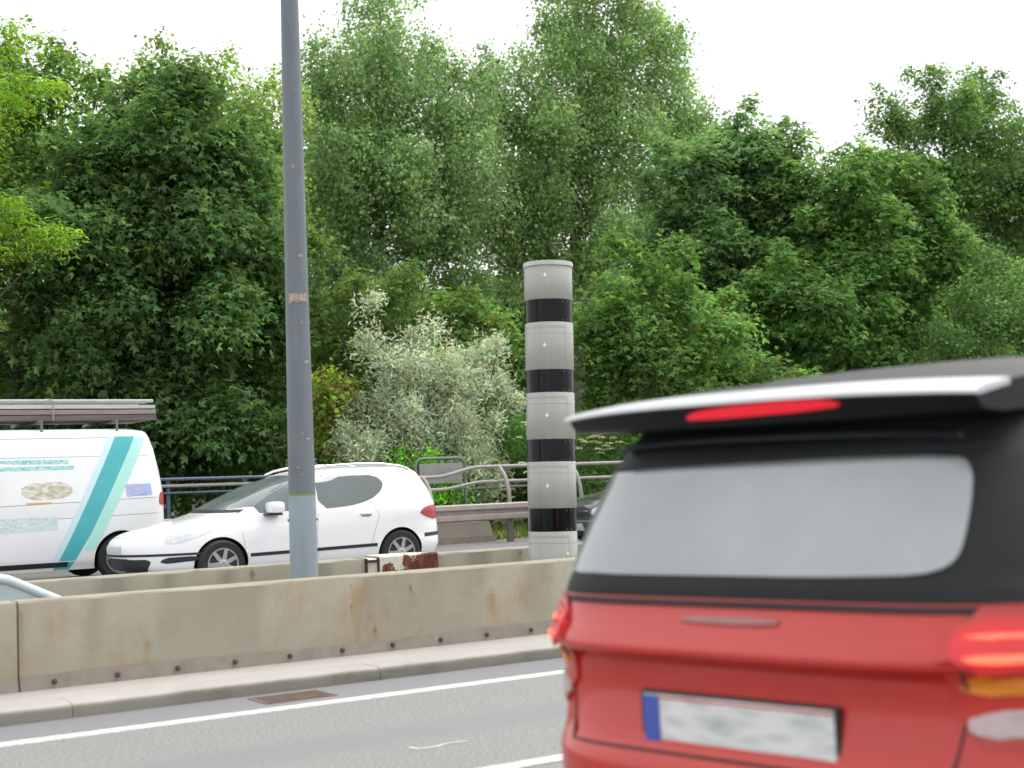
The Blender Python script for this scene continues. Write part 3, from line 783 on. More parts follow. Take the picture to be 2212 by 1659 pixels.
part('windscreen', MT['wglass'], red, lambda m: (patch(m, bU, '+x', [(-.66, 1.05), (.66, 1.05), (.56, 1.40), (-.56, 1.40)], .004)))
# tail lamps: red housing with two lit bars, amber, clear reverse lens
for s in (1, -1):
    a, b = (.615, .815)
    sg = lambda q: [(s * u, v_) for u, v_ in q]
    lamp = part('tail_lamp', MT['tailred'], red, lambda m: patch(m, bL, '-x', sg([(a - .01, .865), (b + .012, .87), (b + .012, .972), (a - .01, .972)]), .016, .03, 12, 16, 1))
    part('lit_bar', MT['taillit'], lamp, lambda m: patch(m, bL, '-x', sg([(a + .012, .925), (b, .927), (b, .940), (a + .012, .938)]), .021, .02, 4, 14, 1))
    part('lit_bar', MT['taillit'], lamp, lambda m: patch(m, bL, '-x', sg([(a + .016, .886), (b, .888), (b, .903), (a + .016, .901)]), .021, .02, 4, 14, 1))
    part('indicator', MT['amber'], lamp, lambda m: patch(m, bL, '-x', sg([(a - .012, .808), (b + .01, .812), (b + .01, .862), (a - .012, .858)]), .015, .03, 8, 14, 1))
    part('reverse_light', MT['revlens'], lamp, lambda m: patch(m, bL, '-x', sg([(a, .715), (b + .008, .720), (b + .008, .782), (a, .776)]), .015, .03, 8, 14, 1))
    part('lamp_rim', MT['redp'], lamp, lambda m: patch(m, bL, '-x', sg([(a - .03, .70), (b + .03, .70), (b + .03, 1.0), (a - .03, 1.0)]), .009, .02, 12, 16, 1))
# number plate, lettering too smeared to read
PX = -1.795
pl = thing('number_plate', None, None); pl.parent = red
m = MB(); m.box(PX - .004, PX + .016, -.300, .300, .630, .759, .003); pl2 = m.build('plate_base', MT['plate'], pl)
m = MB(); m.box(PX - .0065, PX - .001, .244, .298, .634, .755); m.build('blue_band', MT['plateblue'], pl)
m = MB(); m.box(PX - .0065, PX - .001, -.298, .243, .749, .754); m.box(PX - .0065, PX - .001, -.298, .243, .635, .640); m.build('edge_line', MT['platered'], pl)
m = MB(); m.box(PX - .0005, PX + .02, -.312, .312, .622, .767, .004); m.build('holder', MT['blackpl'], pl)
part('badge', plain('dull_badge', (.30, .14, .14), .3, .5), red, lambda m: patch(m, bL, '-x', [(-.15, .944), (.16, .944), (.16, .962), (-.15, .962)], .006, .012, 6, 20, 1))
part('tailgate_gap', MT['rubber'], red, lambda m: (stripe(m, bL, '-x', [(-.63, .99), (-.62, .80), (-.58, .615), (.58, .615), (.62, .80), (.63, .99)], .006, .002)))
# spoiler: slim wing with a painted highlight along its upper edge
def wing(prof, hw, n=34):
    v = []; f = []; k_ = len(prof)
    for i in range(n + 1):
        q = -1 + 2 * i / n; k = abs(q) ** 3
        v += [(x + .075 * k, q * hw, z - (.014 + dz) * k + .012 * q) for (x, z, dz) in prof]
    for i in range(n):
        for k in range(k_): f.append((i * k_ + k, i * k_ + (k + 1) % k_, (i + 1) * k_ + (k + 1) % k_, (i + 1) * k_ + k))
    f += [tuple(range(k_ - 1, -1, -1)), tuple(n * k_ + k for k in range(k_))]
    return v, f
v, f = wing([(-1.30, 1.565, .0), (-1.62, 1.526, 0), (-1.735, 1.509, 0), (-1.745, 1.499, 0), (-1.722, 1.455, -.012), (-1.70, 1.442, -.02), (-1.62, 1.436, -.02), (-1.36, 1.45, -.02)], .65)
m = MB(); m.add(v, f); spo = m.build('spoiler', MT['spoil'], red, True, angle=40); bS = bvh_of(v, f)
v, f = wing([(-1.60, 1.533, 0), (-1.715, 1.517, 0), (-1.752, 1.506, 0), (-1.757, 1.497, 0), (-1.742, 1.494, 0), (-1.60, 1.518, 0)], .656)
m = MB(); m.add(v, f); m.build('edge_highlight', plain('edge_sky_sheen', (.50, .51, .53), .35, .3, var=.04), spo, True, angle=60)  # pale strip: sky reflection on the dark spoiler edge, put into colour
part('brake_light', MT['brakehi'], spo, lambda m: patch(m, bS, '-x', [(-.30, 1.462), (.12, 1.462), (.16, 1.470), (.10, 1.490), (-.26, 1.490), (-.34, 1.474)], .004, .012, 8, 22, 1))
v, f = wing([(-1.64, 1.412, 0), (-1.652, 1.407, 0), (-1.64, 1.400, 0), (-1.52, 1.400, 0), (-1.52, 1.413, 0)], .54)
m = MB(); m.add(v, f); m.build('lower_lip', plain('lip_highlight', (.05, .06, .075), .3), spo, True)  # blue-grey highlight of the lower edge, painted as the lip's colour
part('door_mirror', MT['blackp'], red, lambda m: m.box(.50, .62, .86, 1.02, .98, 1.12, .03))
part('door_mirror', MT['blackp'], red, lambda m: m.box(.50, .62, -1.02, -.86, .98, 1.12, .03))
part('rear_bumper_lip', MT['blackpl'], red, lambda m: patch(m, bL, '-x', [(-.70, .30), (.70, .30), (.72, .44), (-.72, .44)], .006, .02, 8, 30, 1))

# ---- white estate car -----------------------------------------------------------
PXc, PYc = 7.99, 17.80
wc = thing('estate_car', 'white estate car with silver roof rails driving left beyond the rear barrier', 'car', (PXc, PYc, 0), math.pi)
WL = [(.16, -1.85, 1.80, .72, 6, 4), (.26, -2.00, 2.23, .82, 6, 3.4), (.40, -2.07, 2.33, .865, 6, 3), (.55, -2.08, 2.36, .872, 5.5, 2.8), (.64, -2.075, 2.32, .874, 5.5, 2.7), (.72, -2.06, 2.16, .874, 5.5, 2.7),
      (.79, -2.05, 1.80, .872, 5.5, 2.8), (.86, -2.045, 1.52, .868, 5.5, 3), (.92, -2.04, 1.27, .860, 5.2, 3.4), (1.0, -2.02, 1.08, .838, 5, 3.8), (1.14, -1.965, .76, .792, 5, 4.2), (1.27, -1.90, .44, .735, 4.6, 4.4),
      (1.37, -1.83, .10, .68, 4.4, 4.2), (1.425, -1.76, -.06, .62, 4.2, 4), (1.46, -1.62, -.28, .52, 3.6, 3.4), (1.48, -1.35, -.5, .36, 3, 3), (1.487, -1.1, -.62, .2, 2.4, 2.4)]
v, f = shell_mesh(WL, 128, 4); bW = bvh_of(v, f); mb = MB(); mb.add(v, f); body = mb.build('body', MT['whitep'], wc, True, angle=60)
FW, RW = 1.23, -1.31
cut(body, [(x, s * .78, .30, .345, .24) for x in (FW, RW) for s in (1, -1)])
for x in (FW, RW):
    for s in (1, -1): wheel(wc, x, s * .765, .305, .19, s)
for s, ax in ((1, '+y'), (-1, '-y')):
    part('side_window', MT['sglass'], wc, lambda m: patch(m, bW, ax, [(.90, .915), (.10, .93), (-.06, .935), (-.08, 1.375), (.0, 1.375), (.34, 1.28)], .003, .012, 18, 18, 1))
    part('side_window', MT['sglass'], wc, lambda m: patch(m, bW, ax, [(-.10, .935), (-.55, .955), (-.86, 1.02), (-1.06, 1.14), (-1.12, 1.26), (-1.0, 1.36), (-.6, 1.378), (-.12, 1.378)], .003, .012, 18, 18, 1))
    part('door_seam', MT['groove'], wc, lambda m: (stripe(m, bW, ax, [(-.09, .93), (-.06, .60), (-.08, .33)], .006, .001), stripe(m, bW, ax, [(.98, .80), (.93, .50), (.86, .34)], .006, .001), stripe(m, bW, ax, [(-.90, 1.0), (-.98, .80), (-.90, .60), (-.86, .42)], .006, .001)))
    part('side_moulding', MT['blackpl'], wc, lambda m: stripe(m, bW, ax, [(.86, .40), (-.94, .43)], .042, .006))
    for hx, hz in ((.07, .80), (-.78, .84)):
        part('door_handle', MT['whitep'], wc, lambda m: (patch(m, bW, ax, [(hx - .09, hz), (hx + .09, hz), (hx + .09, hz + .028), (hx - .09, hz + .028)], .022, .03, 5, 8, 1)))
        part('handle_recess', MT['groove'], wc, lambda m: (patch(m, bW, ax, [(hx - .08, hz - .035), (hx + .07, hz - .035), (hx + .08, hz), (hx - .09, hz)], .002, .01, 5, 8, 1)))
    part('mirror', MT['whitep'], wc, lambda m: m.box(.44, .64, (.80 if s > 0 else -1.03), (1.03 if s > 0 else -.80), .91, 1.06, .05))
    part('mirror_stalk', MT['blackpl'], wc, lambda m: m.box(.46, .66, (.80 if s > 0 else -.98), (.98 if s > 0 else -.80), .885, .912, .01))
    part('roof_rail', MT['chrome'], wc, lambda m: m.tube([(.02, s * .60, 1.405), (-.12, s * .60, 1.455), (-.35, s * .59, 1.495), (-.8, s * .585, 1.51), (-1.2, s * .58, 1.50), (-1.48, s * .58, 1.465), (-1.62, s * .58, 1.42)], [.014, .018, .02, .02, .02, .018, .012], 8))
    part('tail_lamp', MT['tailoff'], wc, lambda m: patch(m, bW, ax, [(-1.60, .80), (-1.98, .70), (-2.02, .90), (-1.92, .93), (-1.70, .90)], .006, .02, 10, 10, 1))
    part('headlight', MT['lampglass'], wc, lambda m: patch(m, bW, ax, [(1.20, .78), (1.50, .66), (1.80, .58), (1.93, .60), (1.86, .70), (1.55, .78)], .006, .02, 10, 12, 2))
    part('rear_corner_strip', MT['blackpl'], wc, lambda m: stripe(m, bW, ax, [(-1.70, .52), (-2.0, .53)], .05, .006))
part('windscreen', MT['wglass'], wc, lambda m: patch(m, bW, '+x', [(-.74, .96), (.74, .96), (.70, 1.10), (.60, 1.39), (-.60, 1.39), (-.70, 1.10)], .004, .014, 20, 24, 1))
part('wiper', MT['blackpl'], wc, lambda m: (stripe(m, bW, '+x', [(-.70, .955), (.70, .955)], .035, .006)))
part('rear_window', MT['sglass'], wc, lambda m: patch(m, bW, '-x', [(-.62, 1.02), (.62, 1.02), (.56, 1.36), (-.56, 1.36)], .004, .014, 12, 20, 1))
part('front_grille', MT['blackpl'], wc, lambda m: patch(m, bW, '+x', [(-.50, .22), (.50, .22), (.60, .36), (.56, .42), (-.56, .42), (-.60, .36)], .008, .02, 12, 30, 1))
part('fog_lamp', MT['blackpl'], wc, lambda m: patch(m, bW, '+x', [(.64, .34), (.80, .37), (.80, .43), (.66, .42)], .006, .02, 6, 8, 1))
part('fog_lamp', MT['blackpl'], wc, lambda m: patch(m, bW, '+x', [(-.64, .34), (-.80, .37), (-.80, .43), (-.66, .42)], .006, .02, 6, 8, 1))
part('bumper_strip', MT['blackpl'], wc, lambda m: stripe(m, bW, '+x', [(-.80, .455), (.80, .455)], .03, .006))
part('number_plate', MT['plate2'], wc, lambda m: patch(m, bW, '+x', [(-.26, .47), (.26, .47), (.26, .57), (-.26, .57)], .012, .02, 4, 10, 0))
part('bonnet_seam', MT['groove'], wc, lambda m: (stripe(m, bW, '+x', [(-.62, .665), (.62, .665)], .008, .001), stripe(m, bW, '+z', [(.95, .70), (1.5, .66), (1.9, .50)], .008, .001), stripe(m, bW, '+z', [(.95, -.70), (1.5, -.66), (1.9, -.50)], .008, .001)))

# ---- white van -------------------------------------------------------------------
VX, VY = 4.64, 20.68
van = thing('panel_van', 'white panel van with slanted teal stripe and roof rack at left', 'van', (VX, VY, 0), math.pi)
VL = [(.20, -2.38, 2.30, .86, 9, 6), (.32, -2.44, 2.45, .93, 9, 5), (.55, -2.46, 2.52, .96, 9, 4.5), (.85, -2.455, 2.45, .972, 9, 4), (1.05, -2.45, 2.15, .975, 9, 4), (1.20, -2.44, 1.80, .97, 9, 4.5), (1.55, -2.385, 1.45, .945, 9, 5),
      (1.85, -2.32, 1.10, .91, 9, 5), (2.02, -2.27, .85, .875, 8, 5), (2.10, -2.23, .70, .82, 7, 5), (2.14, -2.12, .55, .70, 5, 4), (2.15, -1.9, .4, .5, 4, 4)]
v, f = shell_mesh(VL, 144, 4); bV = bvh_of(v, f); mb = MB(); mb.add(v, f); body = mb.build('body', MT['whitep'], van, True, angle=60)
cut(body, [(x, s * .86, .33, .38, .25) for x in (1.55, -1.74) for s in (1, -1)])
for x in (1.55, -1.74):
    for s in (1, -1): wheel(van, x, s * .85, .33, .2, s, 5)
def vx(X): return VX - X
part('stripe', MT['teal'], van, lambda m: patch(m, bV, '+y', [(vx(6.34), 2.035), (vx(6.62), 2.035), (vx(5.96), .70), (vx(5.66), .20), (vx(5.44), .20), (vx(5.70), .70)], .002, .006, 40, 10, 0))
part('stripe_edge', MT['mint'], van, lambda m: patch(m, bV, '+y', [(vx(6.621), 2.035), (vx(6.80), 2.035), (vx(6.14), .70), (vx(6.0), .45), (vx(5.845), .45), (vx(5.961), .70)], .002, .006, 40, 8, 0))
part('stripe_edge', MT['lteal'], van, lambda m: patch(m, bV, '+y', [(vx(6.24), 2.035), (vx(6.339), 2.035), (vx(5.699), .70), (vx(5.5), .30), (vx(5.40), .30), (vx(5.60), .70)], .002, .006, 40, 6, 0))
part('lettering', MT['words'], van, lambda m: patch(m, bV, '+y', [(vx(4.72), 1.665), (vx(5.66), 1.655), (vx(5.66), 1.715), (vx(4.72), 1.72)], .002, .006, 5, 30, 0))
part('lettering', MT['words'], van, lambda m: patch(m, bV, '+y', [(vx(4.68), 1.575), (vx(5.74), 1.575), (vx(5.74), 1.63), (vx(4.68), 1.63)], .002, .006, 5, 30, 0))
part('lettering', MT['words2'], van, lambda m: patch(m, bV, '+y', [(vx(4.72), .74), (vx(5.50), .76), (vx(5.50), .94), (vx(4.72), .94)], .002, .006, 5, 30, 0))
part('sticker', MT['stickb'], van, lambda m: patch(m, bV, '+y', [(vx(6.46), 1.17), (vx(6.84), 1.18), (vx(6.82), 1.35), (vx(6.44), 1.35)], .002, .006, 6, 12, 0))
part('sticker', MT['sticky'], van, lambda m: patch(m, bV, '+y', [(vx(5.02), 1.17), (vx(5.72), 1.18), (vx(5.68), 1.42), (vx(5.02), 1.40)], .002, .006, 8, 14, 1))
part('sticker', MT['orange'], van, lambda m: patch(m, bV, '+y', [(vx(5.08), 1.115), (vx(5.42), 1.115), (vx(5.42), 1.14), (vx(5.08), 1.14)], .002, .006, 3, 8, 0))
for s, ax in ((1, '+y'), (-1, '-y')):
    part('body_crease', MT['groove'], van, lambda m: (stripe(m, bV, ax, [(2.3, 1.045), (-2.40, 1.155)][::-1], .009, .001), stripe(m, bV, ax, [(-2.2, 2.01), (.7, 2.01)], .009, .001), stripe(m, bV, ax, [(-2.38, .93), (2.2, .86)], .008, .001), stripe(m, bV, ax, [(-2.4, 1.75), (.9, 1.75)], .006, .001)))
    part('tail_lamp', MT['tailoff'], van, lambda m: patch(m, bV, ax, [(-2.30, 1.04), (-2.43, 1.04), (-2.41, 1.22), (-2.32, 1.22)], .006, .02, 8, 6, 1))
    part('side_window', MT['sglass'], van, lambda m: patch(m, bV, ax, [(.55, 1.22), (1.40, 1.18), (1.05, 1.72), (.58, 1.74)], .004, .014, 10, 10, 1))
    part('sill', MT['blackpl'], van, lambda m: stripe(m, bV, ax, [(-1.0, .28), (1.1, .28)], .07, .004))
part('windscreen', MT['wglass'], van, lambda m: patch(m, bV, '+x', [(-.80, 1.22), (.80, 1.22), (.68, 1.90), (-.68, 1.90)], .004, .014, 12, 20, 1))
part('rear_bumper', MT['blackpl'], van, lambda m: patch(m, bV, '-x', [(-.9, .28), (.9, .28), (.9, .5), (-.9, .5)], .02, .04, 6, 20, 1))
for k, x in enumerate((-1.75, -.7, .35)):
    rk2 = part('roof_rack', MT['zincd'], van, lambda m: (m.tube([(x, -.80, 2.07), (x, -.80, 2.245), (x, .80, 2.245), (x, .80, 2.07)], .018, 8)))
ld = thing('roof_load', 'bundle of weathered boards and pipes strapped on the white van roof rack', 'load', (VX, VY, 2.265))
rr = random.Random(5); boards = ['wood2', 'wood1', 'wood1', 'wood3', 'wood1', 'wood5', 'wood3', 'wood4', 'wood3', 'wood5', 'wood1']
y = -.62
for k, mt in enumerate(boards):
    lay = k // 4; yy = -.60 + (k % 4) * .30 + .03 * lay; z0 = .002 + lay * .085; ln = rr.uniform(-2.42, -1.95)
    m = MB(); m.box(ln, 2.4, yy, yy + rr.uniform(.17, .27), z0, z0 + rr.uniform(.05, .078), .006); o = m.build('board', MT[mt], ld)
for k, (yy, z, mt) in enumerate([(-.45, .285, 'wood4'), (-.1, .285, 'chrome'), (.2, .285, 'pale')]):
    m = MB(); m.tube([(-2.1 - .1 * k, yy, z), (2.4, yy, z)], .026, 10); m.build('pipe', MT[mt], ld, True)
for x in (-1.2, .9):
    m = MB(); m.tube([(x, -.66, 0), (x, -.66, .27), (x, -.45, .318), (x, .2, .318), (x, .62, .20), (x, .64, 0)], .010, 6); m.build('strap', MT['wood5'], ld)

# ---- dark car beyond the column ----------------------------------------------------
dkc = thing('dark_car', 'dark grey car with its front showing between the striped column and the red car', 'car', (16.92, 20.55, 0), math.pi)
DL = [(.14, -2.0, 1.90, .76, 6, 5), (.22, -2.15, 2.10, .84, 6, 4.5), (.40, -2.22, 2.18, .872, 6, 4), (.55, -2.22, 2.18, .876, 6, 4), (.62, -2.21, 2.13, .876, 6, 4), (.68, -2.2, 2.02, .874, 6, 4), (.76, -2.19, 1.80, .872, 6, 4), (.86, -2.17, 1.20, .868, 6, 4), (.93, -2.14, .88, .85, 5.4, 4.4),
      (1.02, -2.10, .70, .82, 5, 4.6), (1.20, -1.98, .42, .75, 5, 4.8), (1.34, -1.85, .16, .67, 4.6, 4.6), (1.40, -1.74, .0, .60, 4, 4), (1.43, -1.5, -.2, .48, 3.4, 3.4), (1.45, -1.2, -.4, .3, 2.6, 2.6)]
dkc.scale = (1, 1, 1.08)
v, f = shell_mesh(DL, 112, 4); bD = bvh_of(v, f); mb = MB(); mb.add(v, f); body = mb.build('body', MT['darkp'], dkc, True, angle=60)
cut(body, [(x, s * .78, .31, .35, .24) for x in (1.32, -1.30) for s in (1, -1)])
for x in (1.32, -1.30):
    for s in (1, -1): wheel(dkc, x, s * .765, .31, .19, s)
part('windscreen', MT['wglass'], dkc, lambda m: patch(m, bD, '+x', [(-.74, .95), (.74, .95), (.60, 1.36), (-.60, 1.36)], .004, .014, 16, 20, 1))
part('grille', MT['blackpl'], dkc, lambda m: patch(m, bD, '+x', [(-.42, .46), (.42, .46), (.46, .64), (-.46, .64)], .008, .02, 8, 20, 1))
part('grille_bar', MT['chrome'], dkc, lambda m: (stripe(m, bD, '+x', [(-.42, .56), (.42, .56)], .012, .012), stripe(m, bD, '+x', [(-.78, .40), (.78, .40)], .012, .006)))
part('badge', MT['chrome'], dkc, lambda m: patch(m, bD, '+x', [(-.05, .54), (.05, .54), (.05, .63), (-.05, .63)], .016, .02, 6, 6, 2))
part('number_plate', MT['plate2'], dkc, lambda m: patch(m, bD, '+x', [(-.26, .25), (.26, .25), (.26, .36), (-.26, .36)], .012, .02, 4, 10, 0))
for s, ax in ((1, '+y'), (-1, '-y')):
    sg = lambda q: [(s * a, b) for a, b in q]
    part('headlight', MT['lampglass'], dkc, lambda m: patch(m, bD, '+x', sg([(.48, .47), (.80, .48), (.82, .63), (.50, .64)]), .006, .02, 8, 10, 1))
    part('side_window', MT['sglass'], dkc, lambda m: patch(m, bD, ax, [(.55, .97), (-1.45, .97), (-1.3, 1.33), (.15, 1.33)], .004, .014, 10, 20, 1))
    part('mirror', MT['darkp'], dkc, lambda m: m.box(.42, .62, (.80 if s > 0 else -1.0), (1.0 if s > 0 else -.80), .93, 1.07, .04))
part('wiper', MT['blackpl'], dkc, lambda m: stripe(m, bD, '+x', [(-.70, .945), (.70, .945)], .03, .006))

# ------------------------------------------------------------------ trees and shrubs
def unit(a): return a / np.maximum(np.linalg.norm(a, axis=-1, keepdims=True), 1e-9)

def leaf_object(name, P, Nr, T, S, tone, shape, mat, parent, off=(0, 0, 0)):
    n = len(P); P = P - np.array(off); Nr = unit(Nr); T = unit(T - Nr * (T * Nr).sum(1, keepdims=True)); B = np.cross(Nr, T)
    S = S[:, None]
    def kite(ang, k, wd):
        c, s = math.cos(ang), math.sin(ang); t = T * c + B * s; b = -T * s + B * c
        return np.stack([P, P + (t * .45 + b * wd + Nr * .10) * S * k, P + (t - Nr * .12) * S * k, P + (t * .45 - b * wd + Nr * .10) * S * k], 1)
    if shape == 'maple': K = [kite(0, 1, .24), kite(.95, .82, .22), kite(-.95, .82, .22)]
    elif shape == 'narrow': K = [kite(0, 1, .10)]
    elif shape == 'pinnate': K = [kite(0, 1, .16)]
    else: K = [kite(0, 1, .38)]
    V = np.concatenate(K, 0).reshape(-1, 3); m = len(V) // 4
    F = (np.arange(m)[:, None] * 4 + np.array([[0, 1, 2, 0, 2, 3]])).reshape(-1)
    me = bpy.data.meshes.new(name); me.vertices.add(len(V)); me.vertices.foreach_set('co', V.astype(np.float32).ravel())
    nt_ = m * 2; me.loops.add(nt_ * 3); me.loops.foreach_set('vertex_index', F.astype(np.int32))
    me.polygons.add(nt_); me.polygons.foreach_set('loop_start', np.arange(nt_, dtype=np.int32) * 3)
    try: me.polygons.foreach_set('loop_total', np.full(nt_, 3, dtype=np.int32))
    except Exception: pass
    me.update(calc_edges=True)
    a = me.attributes.new('tone', 'FLOAT_COLOR', 'POINT')
    c = np.ones((len(V), 4), np.float32); c[:, :3] = np.repeat(np.tile(tone, (len(K), 1)), 4, 0); a.data.foreach_set('color', c.ravel())
    me.materials.append(mat); o = bpy.data.objects.new(name, me); COL.objects.link(o)
    if parent: o.parent = parent
    return o

NLEAF = 0; LEAFK = np.array([3.5, 3.1, 3.0])
def foliage(subs, col, dens, size, rng, tip=None, tipp=.04, droop=.0, clump=.30, upness=.6, flat=.45, inner=.25):
    """subs: (n,4) sub-crown balls with outward unit dirs -> leaf arrays. Leaves sit in flattened sprays."""
    Ps, Ns, Ts, Ss, Cs = [], [], [], [], []
    for (c, r, od, tn) in subs:
        area = 4 * math.pi * r * r; nl = max(20, int(area * dens)); nc = max(4, int(area / (clump * clump * 1.6)))
        d = unit(rng.normal(size=(nc, 3)) + od * .55 + np.array([0, 0, .25]))
        rad = r * np.where(rng.random(nc) < inner, rng.uniform(.3, .75, nc), rng.uniform(.78, 1.15, nc))
        cc = c + d * rad[:, None]
        k = rng.integers(0, nc, nl)
        g = rng.normal(size=(nl, 3)) * clump * np.array([.75, .75, flat])
        # sprays sag at their outer rim
        g[:, 2] -= (g[:, 0] ** 2 + g[:, 1] ** 2) / clump * .25
        P = cc[k] + g
        Nn = np.array([0, 0, upness]) + d[k] * .45 + rng.normal(size=(nl, 3)) * .42
        T = d[k] * np.array([1, 1, .3]) + g * 1.2 + rng.normal(size=(nl, 3)) * .5 + np.array([0, 0, -droop])
        ctone = 1 + rng.normal(size=nc) * .16
        t = (tn * ctone[k] * (1 + rng.normal(size=nl) * .20)).clip(.35, 1.9)
        C = np.array(col)[None] * t[:, None] * LEAFK
        C[:, 0] *= 1 + rng.normal(size=nl) * .12
        if tip is not None:
            q = rng.random(nl) < tipp; C[q] = np.array(tip) * rng.uniform(.7, 1.2, (q.sum(), 1))
        Ps.append(P); Ns.append(Nn); Ts.append(T); Ss.append(size * rng.uniform(.5, 1.4, nl)); Cs.append(C)
    return [np.concatenate(a) for a in (Ps, Ns, Ts, Ss, Cs)]

def lobes_world(lobes, Y):
    out = []
    for l in lobes:
        px, py, rx, ry = l[:4]; y = Y + (l[4] if len(l) > 4 else 0); s = scale_at(px, y) * 1.0
        out.append((np.array(at(px, py, y)), np.array([rx * s, (rx + ry) / 2 * s * .9, ry * s])))
    return out

def split_lobes(L, ns, sr, rng, back=.45):
    subs = []
    for c, r in L:
        k = max(3, int(ns * (r.mean() / 2.0) ** 1.2))
        i = np.arange(k); ph = np.arccos(1 - 2 * (i + .5) / k); th = math.pi * (1 + 5 ** .5) * i + rng.uniform(0, 6)
        d = np.stack([np.cos(th) * np.sin(ph), np.sin(th) * np.sin(ph), np.cos(ph)], 1); d = unit(d + rng.normal(size=d.shape) * .25)
        vc = unit(np.array([c[0], c[1], 0.0]))
        for q in d:
            if q @ vc > .25 and rng.random() < back: continue
            if q[2] < -.75 and rng.random() < .5: continue
            rad = rng.uniform(.55, .98); sub_r = r.mean() * sr * rng.uniform(.65, 1.3)
            subs.append((c + q * r * rad, sub_r, q, 1 + rng.normal() * .13))
        subs.append((c, r.mean() * sr * 1.3, np.array([0, 0, 1.]), .95))
    return subs

def make_tree(name, label, cat, Y, lobes, col, dens, size, shape='oval', seed=1, group=None, trunk_px=None, tr=.16, bark='bark', leafm='leaf', shoots=.6, ns=16, sr=.34,
              clump=.30, tip=None, tipp=.04, droop=0., limbs=True, upness=.6, flat=.45, stems=1, crown='crown', trunkname='trunk', back=.45, lean=0., inner=.25):
    global NLEAF
    rng = np.random.default_rng(seed); L = lobes_world(lobes, Y)
    cx = trunk_px if trunk_px is not None else float(np.mean([l[0] for l in lobes]))
    base = np.array(at(cx, 1100, Y)); base[2] = -.03
    t = thing(name, label, cat, tuple(base), 0, group)
    subs = split_lobes(L, ns, sr, rng, back)
    twigs = []
    for (c, r, od, tn) in subs:
        if rng.random() < shoots and od[2] > -.35:
            d = unit(od + np.array([0, 0, .5]) + rng.normal(size=3) * .35); ln = r * rng.uniform(.9, 1.7)
            for q in (.7, 1.0, 1.3): twigs.append((c + d * ln * q, max(.08, r * .34 * (1.5 - .75 * q)), d, tn * 1.04))
    arr = [np.concatenate(z) for z in zip(foliage(subs, col, dens, size, rng, tip, tipp, droop, clump, upness, flat, inner), foliage(twigs, col, dens * .9, size, rng, tip, tipp, droop, clump * .45, upness, flat, inner))] if twigs else foliage(subs, col, dens, size, rng, tip, tipp, droop, clump, upness, flat, inner)
    keep = arr[0][:, 2] > .03
    arr = [a[keep] for a in arr]; NLEAF += len(arr[0])
    leaf_object(crown, *arr, shape, MT[leafm], t, base)
    top = .9 * max(c[2] - r[2] * .1 for c, r in L)
    m = MB()
    for s in range(stems):
        o = np.array([rng.normal() * .12 * (stems > 1) * 3, rng.normal() * .1 * (stems > 1), 0])
        tx = np.array([c for c, r in L]).mean(0)
        pts = []; K = 9
        for i in range(K + 1):
            f = i / K; p = base + o * (1 + f * 2); p = p + (tx - base) * np.array([.35, .35, 0]) * f * f * (1 if trunk_px is None else .25); p[2] = -.03 + (top + .03) * f
            p[:2] += rng.normal(size=2) * .05 * f * top * .12; p[0] += lean * f * f; pts.append(p)
        pts = np.array(pts); m.tube([p - base for p in pts], [tr * (1 - .86 * (i / K)) / (1 if stems == 1 else 1.6) for i in range(K + 1)], 9)
        if limbs:
            for j, (c, r) in enumerate(L):
                if stems > 1 and j % stems != s: continue
                hz = np.clip(c[2] - np.hypot(*(c[:2] - pts[4][:2])) * .75, top * .12, top * .9); f = hz / top; ip = f * K; i0 = int(min(K - 1, ip))
                a = pts[i0] + (pts[i0 + 1] - pts[i0]) * (ip - i0); mid = (a + c) / 2 + np.array([0, 0, -.06 * np.linalg.norm(c - a)]) + rng.normal(size=3) * .12
                rl = tr * (1 - .8 * f) * .55
                m.tube([a - base, mid - base, c - base], [rl, rl * .7, rl * .4], 6)
                near = [q for q in subs if np.linalg.norm((q[0] - c) / r) < 1.2]
                for q in near[::2] if len(near) > 10 else near:
                    e = q[0]; mm = c + (e - c) * .5 + rng.normal(size=3) * .12
                    m.tube([(mid * .35 + c * .65) - base, mm - base, e - base, e + q[2] * q[1] * .8 - base], [rl * .34, rl * .25, rl * .16, .006], 5, False)
    m.build(trunkname, MT[bark], t, True)
    return t, subs, base

make_tree('tree', 'big dark green broadleaf tree filling the left behind the van', 'tree', 29,
          [(330, 400, 200, 230), (480, 560, 150, 230), (170, 560, 190, 200, -.5), (350, 720, 270, 170), (555, 700, 95, 190), (80, 760, 190, 170), (430, 920, 240, 120, -.5), (120, 950, 200, 110, .5), (310, 225, 90, 90, 1)],
          (.037, .078, .028), 190, .135, 'maple', 21, 'left', 260, .26, 'darkbark', ns=20, sr=.30, tip=(.16, .26, .03), tipp=.035)
make_tree('tree', 'pale feathery tree tops showing above the big dark tree at left', 'tree', 37,
          [(230, 200, 60, 80), (400, 190, 70, 80), (470, 210, 90, 80), (560, 300, 90, 150), (600, 210, 60, 70), (520, 430, 120, 150), (310, 160, 55, 60), (350, 110, 30, 30)],
          (.085, .150, .045), 150, .12, 'oval', 22, None, 430, .2, 'palebark', ns=18, sr=.30, clump=.34, droop=.5, flat=.7, tip=(.20, .24, .06), tipp=.15)
make_tree('tree', 'dark treetop at the upper left corner behind the yellow green branches', 'tree', 31,
          [(140, 180, 60, 95), (80, 280, 130, 120), (20, 130, 70, 90), (-60, 300, 120, 240)],
          (.045, .095, .025), 200, .12, 'oval', 23, None, 40, .2, 'darkbark', ns=18, sr=.30, clump=.3, tip=(.13, .22, .03), tipp=.10)
